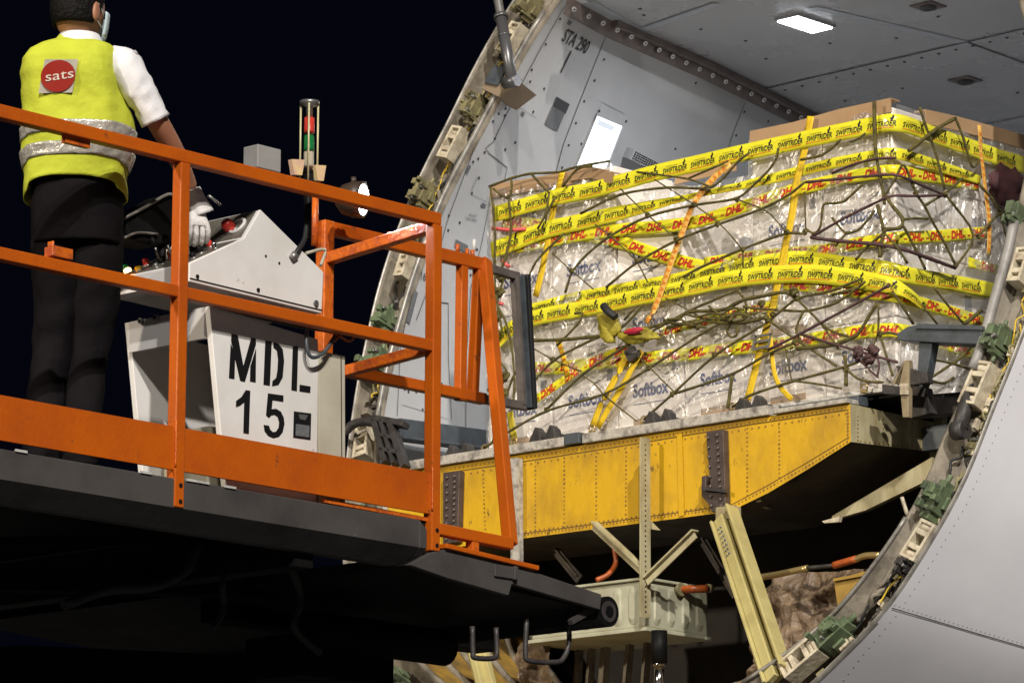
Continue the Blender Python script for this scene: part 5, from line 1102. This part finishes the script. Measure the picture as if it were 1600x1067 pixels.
# cables and loops
b = MB(); b.tube(catmull([cP(478, 300, -.03), cP(479, 340, -.03), cP(476, 372, -.0), cP(466, 390, .02), cP(457, 403, .015)], 6), .009, 10, 0); b.cyl(cP(462, 396, .02), cP(455, 405, .01), .014, 12, 1); b.build('mast_cable', [rubber, steel_m], ld)
b = MB(); b.tube(catmull([cP(478, 396, .0), cP(508, 390, -.02), cP(501, 415, .0)], 3), .006, 8); b.build('wire_bracket', cream, ld)
b = MB(); b.tube(catmull([cP(480, 505, .03), cP(479, 540, .04), cP(487, 558, .04), cP(505, 552, .04), cP(520, 530, .03), cP(528, 517, .0)], 6), .007, 8); b.build('control_hose', bluegrey_m, ld)
b = MB(); b.tube(catmull([cP(300, 466, .02), cP(340, 478, .015), cP(400, 494, .02), cP(460, 508, .02), cP(505, 515, .02), cP(530, 520, .02)], 5), .009, 8); b.tube(catmull([cP(320, 462, .01), cP(390, 486, .01), cP(470, 505, .01)], 5), .007, 8); b.build('control_hose', rubber, ld)
b = MB(); b.tube(catmull([cP(505, 512, .03), cP(530, 525, .03), cP(545, 533, .03), cP(552, 526, .03), cP(540, 518, .03), cP(520, 535, .03), cP(505, 548, .03)], 5), .005, 8); b.build('control_hose', pipeo_m, ld)
# signal tower
XB = XC-.02
def bP(x, y): return onX(x, y, XB)
bc = bP(482, 285); ztop = bP(482, 157).z
stt = MB(); stt.cyl((bc.x, bc.y, bc.z-.2), (bc.x, bc.y, bc.z), .014, 12, 0); stt.lathe((bc.x, bc.y, bc.z), VZ, [(.001, -.01), (.034, -.01), (.036, 0), (.02, .006), (.018, .03)], 20, 0); stt.cyl((bc.x, bc.y, bc.z+.03), (bc.x, bc.y, bc.z+.045), .018, 16, 0)
tw = stt.build('signal_tower', black, ld)
H_ = ztop-bc.z
for k, (f0, f1, mm) in enumerate(((.18, .38, clear_p), (.38, .58, green_p), (.60, .80, red_p))):
    b = MB(); b.lathe((bc.x, bc.y, bc.z), VZ, [(.001, H_*f0), (.0185, H_*f0), (.0195, H_*f0+.008), (.0185, H_*f0+.012), (.0185, H_*f1-.004), (.001, H_*f1-.003)], 20); b.build('signal_lens', mm, tw)
b = MB(); b.lathe((bc.x, bc.y, bc.z), VZ, [(.001, H_*.8), (.012, H_*.8), (.012, H_*.92), (.036, H_*.95), (.036, H_*.99), (.001, H_)], 20); b.build('tower_cap', steel_m, tw)
b = MB()
for k in range(4):
    t = R(42.6+90*k); e = Vector((math.cos(t), math.sin(t), 0))*.031; b.cyl((bc.x+e.x, bc.y+e.y, bc.z), (bc.x+e.x, bc.y+e.y, bc.z+H_*.96), .0035, 8)
b.build('tower_cage', mat('cream_rod', (.6, .55, .32), rough=.3), tw)
for x, y, w_ in ((457, 263, 20), (492, 272, 17)):
    b = MB(); P = [bP(x-w_/2, y-12), bP(x+w_/2, y-14+3), bP(x+w_/2-4, y+13), bP(x-w_/2+4, y+12)]; b.prism([p+VX*.03 for p in P], -VX*.02); b.build('reflector', pale_r, tw)
b = MB(); q = bP(414, 247); b.box((q.x-.03, q.y+.015, q.z), (.075, .115, .085)); b.build('junction_box', mat('junction_grey', (.33, .33, .33), (.28, .28, .28), sc=10, rough=.5), ld, bevel=.004)
# work lamp
XL2 = -12.12*K; hc = onX(560, 312, XL2); dL = Vector((.90, .43, -.08)).normalized(); b = MB()
b.lathe(hc-dL*.07, dL, [(.001, -.02), (.03, -.012), (.055, .01), (.068, .05), (.068, .09), (.06, .09), (.05, .085)], 24, 0); b.cyl(hc-dL*.02+VZ*.06, hc-dL*.02+VZ*.085, .01, 10, 0); b.build('work_lamp', mat('lamp_housing_brown', (.045, .03, .022), rough=.45), ld)
b = MB(); b.lathe(hc-dL*.07, dL, [(.064, .086), (.05, .094), (.001, .098)], 24); b.build('lamp_glass', lamp_e, ld)
b = MB(); b.cyl(hc-VZ*.05, (hc.x, hc.y, zq-.0), .008, 8); b.build('lamp_stem', greyd_m, ld)
sp = bpy.data.lights.new('work_lamp', 'SPOT'); sp.energy = 80; sp.color = (.85, .92, 1); sp.spot_size = R(125); sp.spot_blend = .5; sp.shadow_soft_size = .04
so2 = bpy.data.objects.new('work_lamp', sp); COL.objects.link(so2); so2.location = hc+dL*.045; so2.rotation_euler = (-dL).to_track_quat('Z', 'Y').to_euler()

# ================================================================== operator
DP = (-12.06*K)/ray(120, 300).x
def b_(x, y, f=0): return at(x, y, DP+f*1.02)          # f metres further from the camera
SC = DP/F_PX                                            # metres per photo pixel at the operator
pz = zd
per = thing('person', 'operator seen from behind in fluorescent yellow vest, white shirt and black trousers', 'person', (b_(115, 600).x, b_(115, 600).y, zd))
def skinmesh(name, V, E, Rr, mm, sub=2, parent=per):
    me = bpy.data.meshes.new(name); off = root_loc(parent); me.from_pydata([Vector(v)-off for v in V], E, []); me.materials.append(mm)
    o = bpy.data.objects.new(name, me); COL.objects.link(o); o.parent = parent
    sk_ = o.modifiers.new('skin', 'SKIN'); sk_.use_smooth_shade = True
    for i, r_ in enumerate(Rr):
        a = me.skin_vertices[0].data[i]; a.radius = r_ if isinstance(r_, tuple) else (r_, r_); a.use_root = (i == 0)
    ss = o.modifiers.new('sub', 'SUBSURF'); ss.levels = sub; ss.render_levels = sub
    return o
fz = lambda x, f, z: Vector((b_(x, 300, f).x, b_(x, 300, f).y, z))
V = [b_(122, 330, .0), b_(120, 270), b_(118, 200), b_(118, 130, .01), b_(120, 90, .0), b_(122, 62, .015), b_(122, 38, .03), b_(120, 20, .04), b_(120, -2, .04),
     b_(185, 98), b_(214, 130, .0), b_(243, 185, .01), b_(272, 235, .10), b_(294, 285, .19), b_(299, 298, .20),
     b_(70, 104, .01), b_(64, 145, .10), b_(70, 195, .17), b_(90, 240, .25), b_(120, 262, .3),
     b_(150, 350), b_(148, 480, .03), b_(140, 610, .0), fz(140, .0, zd+.09), fz(144, .10, zd+.05),
     b_(88, 350), b_(90, 480, .02), b_(80, 610, -.01), fz(78, -.01, zd+.09), fz(72, .1, zd+.05)]
E_ = [(0, 1), (1, 2), (2, 3), (3, 4), (4, 5), (5, 6), (6, 7), (7, 8), (4, 9), (9, 10), (10, 11), (11, 12), (12, 13), (13, 14), (4, 15), (15, 16), (16, 17), (17, 18), (18, 19), (0, 20), (20, 21), (21, 22), (22, 23), (23, 24), (0, 25), (25, 26), (26, 27), (27, 28), (28, 29)]
RR = [(.13, .10), (.13, .10), (.13, .10), (.15, .11), (.065, .055), .050, .056, .075, .045, .05, .048, .043, .039, .030, .028, .045, .048, .043, .036, .03, .08, .06, .045, .04, .035, .08, .06, .045, .04, .035]
skinmesh('body', V, E_, RR, flesh_m)
# head shell details: ears, nose, eyes, hair, mask
hd = b_(120, 15, .035); hr = (_r*math.cos(R(-32))+_h*math.sin(R(-32))).normalized(); hf = VZ.cross(hr).normalized()    # head turned a little to the right
ax_h = (hr, hf, VZ)
b = lump(hd+hf*.012, ax_h, (.082, .100, .118), 4.0, .03, 28, 20); b.build('head', flesh_m, per)
for s_ in (-1, 1):
    b = lump(hd+hr*s_*.088-VZ*.022-hf*.004, ((hr*s_+hf*-.5).normalized(), hf, VZ), (.011, .020, .034), 2.0+s_, .12, 14, 10); b.build('ear', flesh_m, per)
    b = MB(); b.lathe(hd+hr*s_*.03+hf*.104+VZ*.006, hf, [(.0005, .006), (.008, .004), (.011, 0)], 12); b.build('eye', white_m, per)
b = MB(); b.prism([hd+hf*.107+VZ*.01, hd+hf*.107+hr*.012-VZ*.03, hd+hf*.107-hr*.012-VZ*.03], hf*.015); b.build('nose', flesh_m, per, bevel=.004)
b = MB(); vs = []; nu, nv = 30, 16
for j in range(nv+1):
    for i in range(nu):
        th = 2*math.pi*i/nu; fwd_ = math.sin(th); lowest = 0.62 if fwd_ < -.25 else (.52 if fwd_ < .35 else .30); lowest = .66-.0*fwd_ if fwd_ < -.2 else lerp(.66, .30, min(1, (fwd_+.2)/.8))
        ph = math.pi*lowest*j/nv; d = Vector((math.sin(ph)*math.cos(th), math.sin(ph)*math.sin(th), math.cos(ph))); k_ = 1.06+.03*noise.noise(d*9)
        vs.append(hd+hf*.010+hr*d.x*.084*k_+hf*d.y*.103*k_+VZ*d.z*.124*k_)
b.add(vs, [(j*nu+i, j*nu+(i+1) % nu, (j+1)*nu+(i+1) % nu, (j+1)*nu+i) for j in range(nv) for i in range(nu)], 0, True); b.build('hair', hair_m, per, recalc=False, solid=.006)
b = MB(); vs = []
for j in range(9):
    for i in range(15):
        th = R(-10+200*i/14) if False else R(15+150*i/14); zz = -.01-.085*j/8; k_ = 1.05-.2*(j/8)**2*.6
        vs.append(hd+hr*math.cos(th)*.090*k_+hf*(math.sin(th)*.112*k_+.015)+VZ*zz)
b.add(vs, [(j*15+i, j*15+i+1, (j+1)*15+i+1, (j+1)*15+i) for j in range(8) for i in range(14)], 0, True); mk = b.build('face_mask', mask_m, per, solid=.003, recalc=False)
for s_ in (-1, 1):
    b = MB(); b.tube(catmull([hd+hr*s_*.086+hf*.04-VZ*.02, hd+hr*s_*.091+hf*.005+VZ*.008, hd+hr*s_*.092-hf*.010-VZ*.012, hd+hr*s_*.089-hf*.002-VZ*.045, hd+hr*s_*.083+hf*.035-VZ*.07], 5), .0016, 6); b.build('mask_loop', white_m, mk)
# clothes as lofts around the body; rows: photo y, left x, right x, depth (m), lean
def garment(rows, name, mm, nu=48, puff=.006, s=0, sq=2.6, hem=None, ndiv=5, part=None):
    rows2 = []
    for a, c in zip(rows[:-1], rows[1:]):
        for k in range(ndiv): rows2.append([lerp(a[i], c[i], k/ndiv) for i in range(5)])
    rows2.append(list(rows[-1])); rg = []
    for ri_, (y, xl_, xr_, dp, fo) in enumerate(rows2):
        ring = []; hwid = (xr_-xl_)/2*SC; c_ = b_((xl_+xr_)/2, y, fo)
        for k in range(nu):
            t = 2*math.pi*k/nu; ct, st_ = math.cos(t), math.sin(t); e = 2/sq
            x_ = math.copysign(abs(ct)**e, ct)*hwid; y_ = math.copysign(abs(st_)**e, st_)*dp
            nzv = noise.noise(Vector((x_*9+s, y_*9, y*.012)))*puff+noise.noise(Vector((x_*22, s, y*.035)))*puff*.5
            q = c_+_r*x_+_h*y_; q += (_r*ct+_h*st_)*nzv; 
            if hem: q += UP*hem(t)*SC*(ri_/(len(rows2)-1))**6
            ring.append(q)
        rg.append(ring)
    return rg
vr = garment([(56, 96, 148, .055, .03), (66, 90, 156, .06, .02), (74, 66, 176, .085, .01), (82, 50, 183, .10, .01), (96, 36, 184, .118, .0), (118, 31, 184, .128, .0), (145, 33, 190, .128, .0), (175, 38, 203, .128, .0), (205, 37, 208, .128, .0), (240, 36, 205, .128, .0), (275, 36, 199, .13, .0), (306, 36, 195, .132, .0)], 'vest', vest_m, puff=.015, hem=lambda t: 16*max(0, -math.sin(t))*1.2-(10 if math.cos(t) < -.8 else 0)-(6 if math.cos(t) > .85 else 0))
b = MB(); b.loft(vr, 0); nrow = len(vr); nu = 48
# reflective bands are pieces of the vest surface
def yrow(i): return i
vest = b.build('vest', [vest_m, refl_m], per, recalc=False, solid=.004)
me = vest.data
bands = [(.0, 0)]
band_rows = []
def row_of(y): 
    ys = [56, 66, 74, 82, 96, 118, 145, 175, 205, 240, 275, 306]
    for k in range(len(ys)-1):
        if ys[k] <= y <= ys[k+1]: return (k+(y-ys[k])/(ys[k+1]-ys[k]))*5
    return (len(ys)-1)*5
def band(y0, y1, t0=0, t1=nu, mm=refl_m, name='reflective_band', h=.006, dy=None):
    r0, r1 = row_of(y0), row_of(y1); b = MB(); vs = []; m_ = 5; cnt = 0
    for j in range(m_+1):
        rr_ = lerp(r0, r1, j/m_); i0 = int(rr_); fr_ = rr_-i0; i1 = min(i0+1, nrow-1)
        for k in range(t0, t1+1):
            kk = k % nu; p = lerp(vr[i0][kk], vr[i1][kk], fr_); c_ = sum((vr[i0][q] for q in range(0, nu, 6)), Vector())/8; o_ = (p-c_); o_.z = 0; vs.append(p+o_.normalized()*h)
    w_ = t1-t0+1; b.add(vs, [(j*w_+k, j*w_+k+1, (j+1)*w_+k+1, (j+1)*w_+k) for j in range(m_) for k in range(w_-1)], 0, True); return b.build(name, mm, vest, recalc=False, solid=.002)
band(204, 224); band(240, 264)
# badge on the back
bd = MB(); bc_ = [(70, 93), (122, 93), (113, 145), (60, 146)]
def back(x, y, h=0): return b_(x, y, -.128-.004-h+((x-108)/78)**4*.05)
rowsb = 7; vs = [lerp(lerp(back(*bc_[0]), back(*bc_[1]), i/6), lerp(back(*bc_[3]), back(*bc_[2]), i/6), j/6) for j in range(7) for i in range(7)]
bd.add(vs, [(j*7+i, j*7+i+1, (j+1)*7+i+1, (j+1)*7+i) for j in range(6) for i in range(6)], 0)
cx_, cy_ = 90.5, 119; bd.add([back(cx_, cy_, .003)]+[back(cx_+27*math.cos(t)-2*math.sin(t), cy_+25*math.sin(t), .003) for t in [2*math.pi*k/40 for k in range(40)]], [(0, 1+(k+1) % 40, 1+k) for k in range(40)], 1)
lo_ = back(93, 118, .0045); axx = (back(110, 115.5, .0045)-back(76, 120.5, .0045)).normalized(); put_text(bd, 'sats', .058, lo_, axx*1.15, UP*.8, m=2, bold=.0, space=1.0)
bd.build('badge', [logo_bg, logo_red, mat('logo_lettering', (.62, .55, .48), rough=.5)], vest, recalc=False)
# shirt: collar, right and left sleeves
b = MB(); b.loft([[b_(123, 78, .02)+_r*math.cos(t)*.092+_h*math.sin(t)*.085 for t in [2*math.pi*k/24 for k in range(24)]], [b_(124, 56, .03)+_r*math.cos(t)*.068+_h*math.sin(t)*.068 for t in [2*math.pi*k/24 for k in range(24)]]])
shirt = b.build('shirt', shirt_m, per, solid=.004, recalc=False)
def limb(P, Rd, name, mm, parent, puff=.004, s=0, nseg=6, seg=24, solid=.003):
    C_ = catmull(P, nseg); n_ = len(C_); rg = []
    for i, c_ in enumerate(C_):
        t = i/(n_-1)*(len(Rd)-1); k = min(int(t), len(Rd)-2); r_ = lerp(Rd[k], Rd[k+1], t-k); d = (C_[min(i+1, n_-1)]-C_[max(i-1, 0)]).normalized()
        a = d.cross(_h).normalized(); e = d.cross(a)
        rg.append([c_+(a*math.cos(q)+e*math.sin(q))*(r_+puff*noise.noise(Vector((math.cos(q)*3+s, math.sin(q)*3, i*.35)))) for q in [2*math.pi*j/seg for j in range(seg)]])
    b = MB(); b.loft(rg); return b.build(name, mm, parent, solid=solid, recalc=False)
limb([b_(168, 92, .0), b_(192, 104, .0), b_(212, 135, .0), b_(228, 160, .005), b_(243, 190, .012)], [.045, .064, .060, .052, .050], 'sleeve', shirt_m, shirt, .008, 2)
limb([b_(66, 100, .01), b_(62, 118, .06), b_(64, 150, .12), b_(72, 185, .18)], [.045, .05, .048, .045], 'sleeve', shirt_m, shirt, .006, 5)
b = MB(); b.prism([b_(184, 82, -.03), b_(212, 78, -.03), b_(216, 84, -.02), b_(190, 90, -.03)], _h*.06); b.build('epaulette', shirt_m, shirt, bevel=.004)
# trousers
tr_ = garment([(272, 52, 186, .105, .005), (300, 48, 192, .118, .0), (330, 48, 194, .125, .0), (360, 50, 192, .125, .0), (385, 52, 190, .118, .0)], 't', trou_m, puff=.006, s=4, sq=2.3)
b = MB(); b.loft(tr_); tro = b.build('trousers', trou_m, per, recalc=False, solid=.003)
def leg(P, Rd, s): limb(P, Rd, 'trouser_leg', trou_m, tro, .012, s, 7)
leg([b_(152, 345, .0), b_(152, 400, .0), b_(148, 480, .02), b_(138, 560, .0), fz(135, .0, zd+.16), fz(134, .0, zd+.05)], [.088, .088, .080, .066, .060, .062], 3)
leg([b_(90, 345, .0), b_(88, 400, .0), b_(88, 480, .02), b_(80, 560, .0), fz(76, .0, zd+.16), fz(75, .0, zd+.05)], [.085, .086, .078, .066, .060, .062], 9)
for x in (135, 76):
    b = lump(fz(x, .06, zd+.04), (_r, _h, VZ), (.045, .13, .042), x*.1, .08, 20, 12); b.build('shoe', black, per)
# gloves: a palm with five unequal bent fingers each
def glove(wr_, dirp, side, up__, parent):
    d = dirp.normalized(); s_ = side.normalized(); n = d.cross(s_).normalized(); L = lambda a, c, e: wr_+d*a+s_*c+n*e
    V = [L(-.055, 0, 0), L(-.02, 0, 0), L(.02, 0, 0), L(.05, .0, .004), L(.075, .0, .008)]; E_ = [(0, 1), (1, 2), (2, 3), (3, 4)]; Rr = [(.042, .036), (.036, .030), (.036, .022), (.040, .018), (.038, .015)]
    for c, l in ((-.030, .036), (-.010, .042), (.011, .039), (.030, .030)):
        i = len(V); V += [L(.088, c, .010), L(.088+l*.8, c*1.12, -.002), L(.088+l*1.25, c*1.15, -.030), L(.088+l*1.2, c*1.12, -.052)]; E_ += [(4, i), (i, i+1), (i+1, i+2), (i+2, i+3)]; Rr += [.0115, .0105, .0098, .0088]
    i = len(V); V += [L(.03, -.042, -.004), L(.06, -.058, -.016), L(.085, -.055, -.034)]; E_ += [(2, i), (i, i+1), (i+1, i+2)]; Rr += [.015, .0125, .0105]
    return skinmesh('glove', V, E_, Rr, glove_m, 2, parent)
w0 = b_(303, 318, .19); tip = on_slope(s1, .42, .10, .035)
glove(w0, tip-w0, (_r*.9+_h*.3), None, per)
limb([b_(299, 296, .185), b_(304, 312, .19), b_(311, 335, .195)], [.030, .036, .052], 'glove_cuff', glove_m, per, .004, 7)
glove(b_(126, 262, .31), Vector(on_slope(s1, .2, .8, .05))-b_(126, 262, .31), -(_r*.9+_h*.3), None, per)
